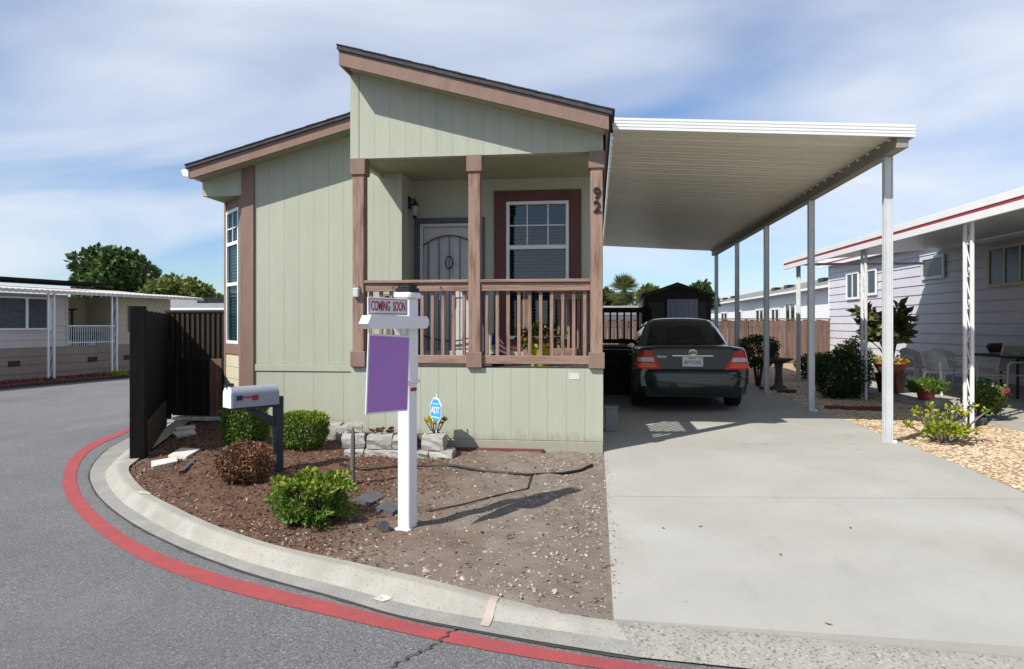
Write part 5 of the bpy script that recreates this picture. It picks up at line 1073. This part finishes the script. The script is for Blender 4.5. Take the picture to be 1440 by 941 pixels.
tc_.box('seat', -.24, .24, -.22, .22, .40, .42, 'tan'); tc_.prism('backrest', [(-.22, .23, .45), (.22, .23, .45), (.21, .36, .92), (-.21, .36, .92)], (0, .015, 0), 'greybox')
for s_ in (-1, 1): tc_.tube('leg', [(s_ * .27, -.25, 0), (s_ * .27, -.22, .60), (s_ * .27, -.15, .64), (s_ * .27, .18, .64), (s_ * .25, .24, .60)], .016, 'tan'); tc_.tube('leg', [(s_ * .25, .34, 0), (s_ * .25, .22, .42), (s_ * .24, .38, .95)], .016, 'tan')
tc_.tube('crossbar', [(-.25, -.22, .38), (0, -.24, .35), (.25, -.22, .38)], .012, 'tan')
tb = Thing('patio_table', 'dark low patio table under the covered porch of the lavender home', 'table', (7.55, 13.6, zp), math.radians(1.6)); tb.box('top', -.33, .33, -.8, .8, .70, .735, 'cardark')
for sx in (-1, 1):
    for sy in (-1, 1): tb.tube('leg', [(sx * .28, sy * .72, 0), (sx * .28, sy * .72, .7)], .022, 'cardark')
for (dx_, dy_, m, lab, pf_) in ((0, -.4, 'white', 'shallow white dish on the dark patio table', [(0, 0), (.14, 0), (.2, .06), (.19, .06), (.13, .015), (0, .015)]), (-.05, .05, 'greybox', 'grey round tray with clutter on the dark patio table', [(0, 0), (.22, 0), (.24, .035), (0, .03)]), (.05, .5, 'darkpot', 'dark rounded pot on the dark patio table', [(0, 0), (.1, 0), (.16, .14), (.12, .2), (.1, .2), (0, .1)]), (.12, -.15, 'teal', 'small teal cup on the dark patio table', [(0, 0), (.05, 0), (.06, .11), (.05, .11), (0, .02)])):
    single('dish', lathegeo(pf_, 18), m, lab, 'dish', smooth=True, loc=(7.55 + dx_, 13.6 + dy_, zp + .736), sharp=40)
q = G(1394, 558, zp); bk = Thing('bucket', 'teal plastic bucket on the patio beside the tan chair', 'bucket', (q.x + .05, q.y + .5, zp)); bk.lathe('tub', [(0, 0), (.15, 0), (.19, .30), (.2, .31), (.18, .31), (.14, .02), (0, .02)], 'teal'); bk.tube('handle', [(.19 * math.cos(a * math.pi / 8), .02, .29 - .10 * math.sin(a * math.pi / 8)) for a in range(9)], .005, 'postgrey')

# ------------------------------------------------------------------ plants by the patio
def bush(name, label, X, Y, rx, ry, z0, z1, m, n, leaf, power=2.3, noise=.1, m2=None, lo=.4, trunk=.0):
    T = Thing(name, label, 'shrub', (X, Y, float(gz(X, Y)) if X > .1 else 0)); zz = T.root.location.z; h = (z1 - z0) / 2
    p, o = sphpts(n, rx, ry, h, lo, 1, power, -1, noise); p[:, 2] += z0 + h - zz
    p = p[p[:, 2] > .005] if z0 - zz < .05 else p; o = o[:len(p)]
    T.add('foliage', leaves('foliage', p, leaf, m, outward=o, bias=.4))
    if m2: k = RNG.random(len(p)) < .3; T.add('new_growth', leaves('new_growth', p[k] * np.array([1.04, 1.04, 1.02]), leaf, m2, outward=o[k], bias=.5))
    for i in range(5): a = i * 1.3; T.tube('stem', [(.03 * math.cos(a), .03 * math.sin(a), -.02), (rx * .3 * math.cos(a), ry * .3 * math.sin(a), (z0 - zz) + h * .6), (rx * .6 * math.cos(a), ry * .6 * math.sin(a), (z0 - zz) + h * 1.3)], [.02, .014, .005], 'bark', n=6)
    return T
q = G(1192, 562, .08); X, Y = q.x, q.y + .35; k = Y / ray(1192, 0)[1]
bush('round_shrub', 'dense dark green rounded shrub between carport and lavender home', X, Y, 36 * k, .42, .08, P(1192, 494, Y).z, 'leafdark', 7000, .045, power=2.8, noise=.05)
Y2 = Y + .9; bush('yellow_shrub', 'yellow green leafy shrub rising behind the dark rounded shrub', P(1199, 480, Y2).x, Y2, .36, .34, .08, P(1199, 479, Y2).z, 'leafolive', 2500, .06, m2='leaflime')
Y2 = 15.2; bush('dark_topiary', 'dark shrub on bare stems beside the parked car', P(1066, 490, Y2).x, Y2, .40, .38, P(1066, 516, Y2).z, P(1066, 473, Y2).z, 'leafdark', 4500, .05, power=3)
Y2 = 17.3; bush('low_shrub', 'small dark shrub in front of the rear fence behind the patio post', P(1147, 520, Y2).x, Y2, .45, .4, .08, P(1147, 497, Y2).z, 'leafdark', 2500, .06)
q = G(1310, 566, .08); bush('potted_bush', 'low spreading green bush in a red pot on gravel', q.x, q.y + .2, .30, .26, .22, P(1310, 533, q.y + .2).z, 'leaf', 2600, .04, noise=.16)
single('plant_pot', lathegeo([(0, 0), (.11, 0), (.15, .2), (.16, .2), (.16, .23), (.135, .23), (0, .2)], 18), 'redpot', 'red plant pot under the low spreading bush on gravel', 'pot', smooth=True, loc=(q.x, q.y + .2, float(gz(q.x, q.y)) - .01), sharp=40)
# large-leaved potted tree
q = G(1262, 556, .08); X, Y = q.x, q.y + .3; zg2 = float(gz(X, Y))
T = Thing('plant_pot', 'tall dark maroon pot with terracotta bowl behind the front carport post', 'pot', (X, Y, zg2)); T.lathe('lower_pot', [(0, 0), (.20, 0), (.27, .38), (.29, .40), (.2, .40), (0, .38)], 'darkpot', (0, 0, 0)); T.lathe('bowl', [(0, .401), (.2, .401), (.30, .58), (.32, .58), (.32, .62), (.27, .62), (0, .56)], 'terra', (0, 0, 0))
T = Thing('rubber_plant', 'large potted plant with broad purple green leaves before the lavender wall', 'plant', (X, Y, zg2 + .57)); zt = P(1262, 428, Y).z - zg2 - .57
pts = []; out = []
for i in range(15):
    a = i * 2.4; R = .16 + .58 * ((i * 5) % 8) / 8; top = zt * (.52 + .48 * ((i * 3) % 7) / 6) * (.98 - .12 * R); tip = np.array([R * math.cos(a), R * math.sin(a) * .8, top])
    T.tube('branch', [(0.02 * math.cos(a), .02 * math.sin(a), 0), (tip[0] * .4, tip[1] * .4, tip[2] * .55), tuple(tip)], [.018, .012, .006], 'bark', n=6)
    for j in range(24): b = j * 2.4 + i; e = random.uniform(-.5, .9); pts.append(tip * (1 - .04 * (j % 5)) ); out.append(np.array([math.cos(b) * math.cos(e), math.sin(b) * math.cos(e), math.sin(e)]))
pts = np.array(pts); out = np.array(out); k = RNG.random(len(pts)) < .55
T.add('foliage', leaves('foliage', pts[k], .25, 'leafpurple', aspect=.42, outward=out[k], bias=.93)); T.add('green_foliage', leaves('green_foliage', pts[~k], .23, 'leafolive', aspect=.42, outward=out[~k], bias=.93))
p, o = sphpts(220, .30, .28, .08, .4, 1, 2, -.2, .1); T.add('trailing_leaves', leaves('trailing_leaves', p + np.array([0, 0, .04]), .07, 'leafyel', outward=o, bias=.5))
# jade shrub in the gravel
q = G(1343, 628, .07); X, Y = q.x, q.y + .25; zg2 = float(gz(X, Y)); k_ = Y / ray(1343, 0)[1]
T = Thing('jade_shrub', 'sprawling bare stemmed jade shrub with yellow green leaf tips on gravel', 'shrub', (X, Y, zg2)); pts = []; out = []
for i in range(34):
    a = i * 2.4; R = (.10 + .36 * ((i * 5) % 9) / 9); hgt = (.18 + .34 * ((i * 4) % 7) / 7) * (1.05 - .35 * R / .46); tip = np.array([R * math.cos(a) * 1.1, R * math.sin(a) * .8, hgt])
    T.tube('branch', [(.03 * math.cos(a), .03 * math.sin(a), -.02), (tip[0] * .5, tip[1] * .5, hgt * .42), (tip[0] * .85, tip[1] * .85, hgt * .85), tuple(tip)], [.014, .010, .007, .005], 'twig', n=6)
    for j in range(16): b = random.uniform(0, 6.28); e = random.uniform(-.2, 1.4); pts.append(tip + RNG.normal(0, .018, 3)); out.append(np.array([math.cos(b) * math.cos(e), math.sin(b) * math.cos(e), math.sin(e)]))
pts = np.array(pts); out = np.array(out); kk = RNG.random(len(pts)) < .45
T.add('foliage', leaves('foliage', pts[kk], .045, 'leafyel', aspect=.6, outward=out[kk], bias=.85)); T.add('green_foliage', leaves('green_foliage', pts[~kk], .045, 'leaf', aspect=.6, outward=out[~kk], bias=.85))
p, o = sphpts(420, .22, .18, .10, .3, 1, 2, -.3, .1); p += np.array([-.06, -.16, .14]); T.add('low_foliage', leaves('low_foliage', p, .05, 'leaflime', aspect=.6, outward=o, bias=.6))
# pink flowering plant
q = G(1393, 594, .08); X, Y = q.x, q.y + .15; zg2 = float(gz(X, Y)); bush('flowering_plant', 'leafy plant with pink blooms beside the patio edge', X, Y, .26, .24, zg2 + .1, zg2 + .52, 'leafolive', 900, .06, m2='leaf', noise=.2, lo=.2)
fl_ = Thing('pink_bloom', 'bright pink bloom on the plant at the patio edge', 'flower', (X + .17, Y - .2, zg2 + .44)); p, o = sphpts(60, .025, .025, .02, .3, 1); fl_.add('petals', leaves('petals', p, .032, 'pink', aspect=.9, outward=o, bias=.7)); fl_.tube('stalk', [(0, 0, -.02), (-.05, .06, -.22), (-.15, .18, -.44)], .005, 'leafolive', n=5)
def rock(u, v, r, m, label, zg=.07):
    q = G(u, v, zg); bm = bmesh.new(); bmesh.ops.create_icosphere(bm, subdivisions=2, radius=1); rr = random.Random(int(u + v))
    for vv in bm.verts: vv.co = Vector((vv.co.x * r * 1.25, vv.co.y * r, vv.co.z * r * .8)) * rr.uniform(.88, 1.1)
    me = bpy.data.meshes.new('rock'); bm.to_mesh(me); bm.free(); me.materials.append(M[m]); o = bpy.data.objects.new('rock', me); COL.objects.link(o); o.location = (q.x, q.y + r, zg + r * .45); o['label'] = label; o['category'] = 'rock'
rock(1378, 600, .11, 'slate', 'dark rounded rock beside the jade shrub'); rock(1398, 596, .09, 'slate', 'smaller dark rock at the patio edge by the pink bloom'); rock(1330, 580, .16, 'stone', 'pale flat topped rock behind the jade shrub')
for i, (u, v, l) in enumerate(((1176, 576, 'nearest the second carport post'), (1200, 577, 'in front of the rounded shrub'), (1228, 577, 'between the rounded shrub and the tall potted plant'), (1080, 548, 'by the birdbath foot'), (1106, 552, 'between birdbath and patio post'))):
    q = G(u, v, .08); single('edging_brick', prismgeo([(q.x - .17, q.y - .05, .06), (q.x + .17, q.y - .05, .06), (q.x + .16, q.y + .06, .06), (q.x - .16, q.y + .06, .06)], (0, 0, .075)), 'redbrick', 'dull red scalloped edging brick ' + l, 'brick', 'red edging bricks in the gravel')
Y2 = 14.6; q = P(1095, 500, Y2); bb = Thing('birdbath', 'weathered grey pedestal birdbath in front of the rear fence', 'birdbath', (q.x, Y2, .07)); zt = P(1095, 504, Y2).z - .07; bb.lathe('pedestal', [(.16, 0), (.15, .05), (.08, .10), (.065, zt * .6), (.09, zt - .1)], 'stake'); bb.lathe('bowl', [(0, zt - .11), (.12, zt - .10), (.28, zt - .02), (.29, zt), (.26, zt), (.1, zt - .06), (0, zt - .07)], 'stake')

# ------------------------------------------------------------------ left neighbour across the road
ln = Thing('mauve_home', 'mauve and beige mobile home with corrugated awning across the road', 'house', (-15.3, 15.9, -.13), math.radians(-10))
ca, sa = math.cos(math.radians(-10)), math.sin(math.radians(-10))
def lnS(u, xl=0.0):
    r = ray(u, 0)[0] / ray(u, 0)[1]; # (-15.3+ca*xl-sa*s)/(15.9+sa*xl+ca*s)=r
    return (-15.3 + ca * xl - r * (15.9 + sa * xl)) / (r * ca + sa)
def lnZ(u, v, xl=0.0):
    s = lnS(u, xl); return H + (455 - v) * (15.9 + sa * xl + ca * s) / ray(u, 0)[1] + .13
s0, s1, s2, s3 = -6.0, lnS(93), lnS(163), lnS(240)
skz = .90; tz = 2.36
w1 = ln.box('wall', -3, -.02, s0, s1, skz, tz, 'mauve', bev=0); w2 = ln.box('porch_wall', -3, -1.2, s1, s2 + .4, skz, tz, 'beigewall', bev=0); w3 = ln.box('wall', -3, -.02, s2 + .02, s3, skz, tz, 'beigewall', bev=0)
skw = ln.box('skirt', -3, -.02, s0, s3, -.03, skz - .002, 'taupe', bev=0)
def laps(par, xo, a, b, z0, z1, m, st=.2):
    z = z0
    while z < z1 - .02:
        h_ = min(st, z1 - z); pr = prismgeo([(xo + .02, a, z), (xo + .02, b, z), (xo + .004, b, z + h_ - .006), (xo + .004, a, z + h_ - .006)], (-.003, 0, 0)); ln.geo('lap_board', pr, m, par); z += st
laps(w1, -.02, s0, s1, skz, tz, 'mauve'); laps(w2, -1.2, s1, s2, skz, tz, 'beigewall', .16); laps(w3, -.02, s2 + .02, s3, skz, tz, 'beigewall'); laps(skw, -.02, s0, s3, -.02, skz - .01, 'taupe', .23)
ln.box('corner_post', -.05, .012, s1 - .0, s1 + .06, skz, tz, 'mauve', w1)
za, zb = 1.42, 2.22
ww = ln.box('window', -.012, .004, lnS(-60), lnS(70), za, zb, 'screen', w1, bev=0)
ybr = [lnS(-60), lnS(-8), lnS(37), lnS(70)]
for y in ybr: ln.box('frame', -.01, .04, y - .035, y + .035, za - .05, zb + .05, 'white', ww)
for z in (za - .045, zb): ln.box('frame', -.011, .038, ybr[0], ybr[-1], z, z + .05, 'white', ww)
for (a, b) in zip(ybr[:-1], ybr[1:]):
    for k in range(9): yy = a + .06 + (b - a - .12) * k / 9; ln.box('curtain_fold', -.008 + .0125, .006 + .0 * k, yy, yy + (b - a) / 12, za + .02, zb - .02, 'slate', ww, bev=0)
aw = ln.prism('awning', [(-3.2, s0, 2.72), (.55, s0, 2.40), (.55, s3 + .9, 2.36), (-3.2, s3 + .9, 2.70)], (0, 0, .03), 'awn')
V = []; Fc = []; n = 160
for i in range(n + 1):
    y = s0 + (s3 + .9 - s0) * i / n; zz = 2.40 + .018 * (i % 2) - .04 * i / n
    V += [(.565, y, zz - .03), (.565, y, zz + .06), (-.6, y, zz + .10 + .06)]
for i in range(n): a = 3 * i; Fc += [(a, a + 3, a + 4, a + 1), (a + 1, a + 4, a + 5, a + 2)]
ln.geo('corrugated_edge', (V, Fc), 'awn', aw)
ln.box('roof_panel', -2.4, -1.0, lnS(30), lnS(195), 2.76, 2.84, 'blackfence', aw)
for u in (72, 161):
    y = lnS(u, .42); p0 = ln.box('awning_post', .40, .44, y - .11, y - .06, -.03, 2.38, 'white'); ln.box('upright', .40, .44, y + .06, y + .11, -.03, 2.38, 'white', p0)
    for k in range(5): ln.tube('scroll', [(.42, y - .055 + .11 * t / 6, .1 + k * .44 + .06 * t) for t in range(7)], .008, 'postgrey', p0, n=5)
# porch railing with balusters
rl_ = ln.box('porch_railing', -.03, .0, s1 + .07, s2 - .02, 1.46, 1.50, 'white'); ln.box('rail', -.03, .0, s1 + .07, s2 - .02, skz + .08, skz + .11, 'white', rl_)
n = 22
for i in range(n): y = s1 + .1 + (s2 - s1 - .15) * i / (n - 1); ln.box('baluster', -.022, -.008, y - .008, y + .008, skz, 1.46, 'white', rl_, bev=0)
ln.box('porch_floor', -1.2, -.005, s1, s2, skz - .04, skz - .001, 'greybox')
ln.box('lamp_arm', -1.15, -.8, (s1 + s2) / 2 + .15, (s1 + s2) / 2 + .2, 1.95, 2.0, 'black'); ln.box('lamp_pole', -1.0, -.95, (s1 + s2) / 2 + .15, (s1 + s2) / 2 + .2, skz, 1.95, 'black')
for u in (20, 130, 180): y = lnS(u); ln.box('vent', -.001, .012, y - .16, y + .16, .42, .56, 'black', skw)
wd = ln.box('end_window', -.005, .01, lnS(180), lnS(186), 1.3, 2.1, 'screen', w3, bev=0)
Rm = Matrix.Rotation(math.radians(-10), 4, 'Z')
cols = ['tall dark cactus in a pale pot', 'clustered cactus in a grey pot', 'low spiky plant in a dark pot', 'rounded succulent in a white pot', 'trailing plant in a brown pot']
for i in range(5):
    y = s1 + .3 + (s2 - s1 - .6) * i / 4; w_ = Vector((-15.3, 15.9, -.13)) + Rm @ Vector((-.35, y, skz)); T = Thing('potted_plant', cols[i] + ' behind the white porch railing', 'plant', tuple(w_), 0, group='potted plants on the far porch')
    T.lathe('pot', [(0, 0), (.10, 0), (.13, .16), (.11, .16), (0, .13)], ['white', 'greybox', 'darkpot', 'white', 'terra'][i]); 
    if i < 2:
        for j in range(4): T.tube('stem', [(.05 * math.cos(j * 1.6), .05 * math.sin(j * 1.6), .13), (.06 * math.cos(j * 1.6), .06 * math.sin(j * 1.6), .25 + .07 * j), (.06 * math.cos(j * 1.6), .06 * math.sin(j * 1.6), .33 + .07 * j)], [.04, .045, .015], 'leafdark')
    else: p, o = sphpts(160, .17, .17, .13, .2, 1); T.add('foliage', leaves('foliage', p + np.array([0, 0, .24]), .10, 'leafdark', aspect=.3, outward=o, bias=.7))
# red rock strip with low edging in front of that home
def lw_(x, y, z): return Vector((-15.3, 15.9, z)) + Rm @ Vector((x, y, 0))
struct('red_rock_bed', fixn(mk('red_rock_bed', *prismgeo([tuple(lw_(.0, s0, -.16)), tuple(lw_(1.4, s0, -.16)), tuple(lw_(1.35, s3 + 2, -.16)), tuple(lw_(.0, s3 + 2, -.16))], (0, 0, .06)), 'redmulch')))
x = rng2.uniform(.02, 1.33, 6000); y = rng2.uniform(-1, s3, 6000); c = np.array([tuple(lw_(a, b, -.095)) for a, b in zip(x, y)]); struct('red_lava_rock', leaves('red_lava_rock', c, .06, 'redmulch', aspect=.8), kind='stuff', label='dark red lava rock strip in front of the mauve home', cat='rock')
sc_ = Thing('scalloped_edging', 'low dark scalloped edging along the road before the mauve home', 'edging', tuple(lw_(1.4, s0, -.15)), math.radians(-10)); sc_.box('strip', -.02, .02, 0, s3 + 2 - s0, 0, .05, 'joint', bev=0)
n = 60
for i in range(n): y = 5 + (s3 + 1 - s0 - 5) * i / n; sc_.box('scallop', -.03, .03, y, y + .10, .0505, .10, 'redbrick', bev=.01)
w_ = lw_(1.3, lnS(165, 1.3), -.09); T = Thing('grass_tuft', 'small green grass tuft growing through the red rock strip', 'grass', tuple(w_)); p, o = sphpts(200, .35, .2, .05, 0, 1, 2, 0); T.add('blades', leaves('blades', p, .16, 'leaflime', aspect=.12, outward=np.tile([0, 0, 1.0], (len(p), 1)), bias=.6))
# far gutter of the road
# ------------------------------------------------------------------ grey roofed home behind the dark fence
a_, b_ = P(188, 430, 26), P(330, 440, 24)
gh_ = Thing('grey_home', 'far white walled home with low grey roof behind the charcoal fence', 'house', ((a_.x + b_.x) / 2, 27, -.13), world=True)
wl2 = gh_.box('wall', -21, -9.0, 26, 33, -.15, 1.95, 'whitewall', bev=0); r2 = gh_.prism('roof', [(-21.3, 25.6, 1.96), (-8.6, 25.6, 1.96), (-8.6, 28.6, 2.42), (-21.3, 28.6, 2.42)], (0, 0, .08), 'greyroof'); gh_.prism('roof', [(-21.3, 28.605, 2.42), (-8.6, 28.605, 2.42), (-8.6, 33.4, 1.9), (-21.3, 33.4, 1.9)], (0, 0, .08), 'greyroof'); gh_.box('gutter', -21.3, -8.6, 25.5, 25.598, 1.94, 2.04, 'white', r2)
for u in (287, 300, 312): q = P(u, 434, 27.4); gh_.box('roof_vent', q.x - .2, q.x + .2, 27.2, 27.6, 2.2, 2.52, 'black', r2)
for u in (205, 232): q = P(u, 450, 26); gh_.box('window', q.x - .5, q.x + .5, 25.96, 25.998, .8, 1.7, 'screen', wl2, bev=0)

# ------------------------------------------------------------------ trees
def tree(name, label, u, vtop, vbot, wpx, Y, m, n, leaf, clumps=60, seed=1, trunkm='bark', zsq=1.0, group=None):
    c = P(u, (vtop + vbot) / 2, Y); k = Y / ray(u, 0)[1]; rx = wpx / 2 * k; zt = P(u, vtop, Y).z; zb = P(u, vbot, Y).z; rz3 = (zt - zb) / 2
    T = Thing(name, label, 'tree', (c.x, Y, -.15), group=group); g = np.random.default_rng(seed)
    d_ = g.normal(size=(clumps, 3)); d_ /= np.linalg.norm(d_, axis=1)[:, None]; rr = g.uniform(.35, .88, clumps) ** .6; cc = d_ * rr[:, None] * np.array([rx * .9, rx * .9, rz3 * .9]) + np.array([0, 0, (zt + zb) / 2 + .15])
    T.tube('trunk', [(0, 0, -.1), (.05, .02, zb * .6 + .2), (.0, 0, (zt + zb) / 2 + .15)], [rx * .10, rx * .08, rx * .04], 'bark' if trunkm is None else trunkm, n=9)
    for i in range(0, clumps, max(1, clumps // 9)): T.tube('limb', [(.02, 0, max(.3, zb * .7 + .1)), tuple(cc[i] * np.array([.45, .45, 1]) - np.array([0, 0, rz3 * .25])), tuple(cc[i])], [rx * .05, rx * .03, rx * .008], 'bark', n=6)
    per = n // clumps; pts = []; out = []
    for i in range(clumps):
        s_ = rx * g.uniform(.20, .34); q_ = g.normal(size=(per, 3)); q_ /= np.linalg.norm(q_, axis=1)[:, None]; r_ = g.uniform(.5, 1, per) ** .5
        pts.append(cc[i] + q_ * r_[:, None] * s_ * np.array([1, 1, .8])); out.append(q_ * .7 + np.array([0, 0, .3]))
    T.add('crown', leaves('crown', np.vstack(pts), leaf, m, outward=np.vstack(out), bias=.4, aspect=.7)); return T
tree('broadleaf_tree', 'large dense dark green tree behind the mauve home', 164, 349, 440, 120, 40, 'leaftree', 16000, .34, 80, 1)
tree('broadleaf_tree', 'lower yellow green tree beside the large dark tree', 248, 394, 445, 96, 34, 'leafolive', 9000, .26, 50, 2)
tree('broadleaf_tree', 'small far tree at the corner window of the green home', 306, 414, 448, 34, 45, 'leafolive', 2500, .28, 20, 3)
tree('broadleaf_tree', 'loose airy tree rising behind the shed roof', 984, 394, 450, 46, 42, 'leaftree', 1800, .30, 26, 4)
tree('broadleaf_tree', 'olive tree between palm and shed', 914, 403, 448, 42, 40, 'leafolive', 4000, .26, 26, 5)
tree('broadleaf_tree', 'dark tree low behind the palm by the landing', 852, 406, 452, 40, 46, 'leaftree', 3000, .28, 22, 6)
# palm
Y2 = 44; c = P(877, 408, Y2); T = Thing('palm_tree', 'fan shaped palm tree rising behind the side landing', 'palm', (c.x, Y2, -.15)); zc = c.z + .1; k_ = Y2 / 972
T.tube('trunk', [(0, 0, -.1), (.05, 0, zc * .5), (0, 0, zc)], [.30, .26, .22], 'bark', n=10)
V = []; nq = 0
for i in range(96):
    a = i * 2.399; e = random.uniform(-1.15, 1.45); L = 30 * k_ * random.uniform(.8, 1.05); dr_ = np.array([math.cos(a) * math.cos(e), math.sin(a) * math.cos(e), math.sin(e)]); up_ = np.array([0, 0, 1.0]); sd_ = np.cross(dr_, up_); sd_ /= np.linalg.norm(sd_) + 1e-9
    c0 = np.array([0, 0, zc]) + dr_ * L * .35
    for j in range(11):
        t_ = (j - 5) / 5 * 1.05; dd = dr_ * math.cos(t_) + sd_ * math.sin(t_); tip = c0 + dd * L * .65 * (1 - .15 * abs(t_)) - np.array([0, 0, .12 * L * .6]); mid = c0 + dd * L * .35; wv = np.cross(dd, np.cross(dr_, sd_)); wv /= np.linalg.norm(wv) + 1e-9
        V += [c0, mid + wv * .035, tip, mid - wv * .035]; nq += 1
    V += [np.array([0, 0, zc]) - sd_ * .02, np.array([0, 0, zc]) + sd_ * .02, c0 + sd_ * .015, c0 - sd_ * .015]; nq += 1
T.add('crown', quadmesh('crown', np.array(V), nq, 'palm'))
# teal canopy and far sheds seen through the landing railing
q = P(872, 433, 19); tl_ = Thing('teal_canopy', 'teal fabric canopy showing above the side landing railing', 'canopy', (q.x, 19.6, 0)); zt = P(872, 429, 19).z
tl_.prism('cloth', [(-.75, -.6, zt - .12), (.55, -.6, zt - .12), (.55, .6, zt - .12), (-.75, .6, zt - .12)], (0, 0, .03), 'teal'); tl_.prism('valance', [(-.75, -.61, zt - .20), (.55, -.61, zt - .20), (.55, -.61, zt - .125), (-.75, -.61, zt - .125)], (0, .008, 0), 'teal')
for (a, b) in ((-.72, -.55), (.52, -.55), (.52, .55), (-.72, .55)): tl_.tube('pole', [(a, b, 0), (a, b, zt - .121)], .015, 'postgrey')
bh = Thing('back_house', 'pale low house wall glimpsed through the side landing railing', 'house', (-2, 31, -.15)); bh.box('wall', -6, 4.5, 0, 5, 0, 1.95, 'whitewall', bev=0); bh.prism('roof', [(-6.3, -.3, 1.95), (4.8, -.3, 1.95), (4.8, 2.5, 2.35), (-6.3, 2.5, 2.35)], (0, 0, .08), 'greyroof')
# far tree line so the ground ends in planting, one mass
p = np.stack([rng2.uniform(-160, 160, 26000), rng2.uniform(95, 120, 26000), rng2.random(26000) ** 1.4 * 3.2], 1); struct('far_tree_line', leaves('far_tree_line', p, .9, 'leaftree', aspect=.8), kind='stuff', label='distant low dark green tree line on the horizon', cat='trees')
# kerb paint marks and road crack
def patch(name, quad, m, z): struct(name, mk(name, [tuple(G(u, v, z)) for u, v in quad], [(0, 1, 2, 3)], m))
KA = resamp(bed, 180); KB = resamp(gut, 180)
def kmark(name, u, v, di, t0, t1, m, skew=0):
    g = G(u, v, -.09); mid = KA * .5 + KB * .5; i = int(np.argmin(np.hypot(mid[:, 0] - g.x, mid[:, 1] - g.y))); V = []; Fc = []; nt = 8
    for k in range(nt):
        t = t0 + (t1 - t0) * k / (nt - 1)
        for s_ in (0, 1):
            f = i + skew * t + (di * s_); j = int(f); w = f - j; q = (KA[j] * (1 - t) + KB[j] * t) * (1 - w) + (KA[j + 1] * (1 - t) + KB[j + 1] * t) * w; V.append((q[0], q[1], kz(t, q) + .005))
        if k: Fc.append((2 * k - 2, 2 * k - 1, 2 * k + 1, 2 * k))
    struct(name, mk(name, V, Fc, m, smooth=True))
kmark('pink_kerb_mark', 692, 850, .42, .05, .85, 'pinkpaint', -.5); kmark('white_kerb_mark', 545, 846, .7, .55, .75, 'whitepaint', -1.5); kmark('white_kerb_mark', 205, 694, 1.1, .0, .30, 'whitepaint', 0)
cr = resamp([G(u, v, ZR) for u, v in ((548, 941), (575, 925), (605, 912), (625, 898), (640, 884), (652, 872))], 40); V = []; Fc = []
for i in range(40): w = .006 + .004 * math.sin(i * 2.1); j_ = .012 * math.sin(i * 1.3); V += [(cr[i, 0] - w + j_, cr[i, 1], ZR + .0085), (cr[i, 0] + w + j_, cr[i, 1], ZR + .0085)]; Fc += [(2 * i - 2, 2 * i - 1, 2 * i + 1, 2 * i)] if i else []
struct('road_crack', mk('road_crack', V, Fc, 'joint'))
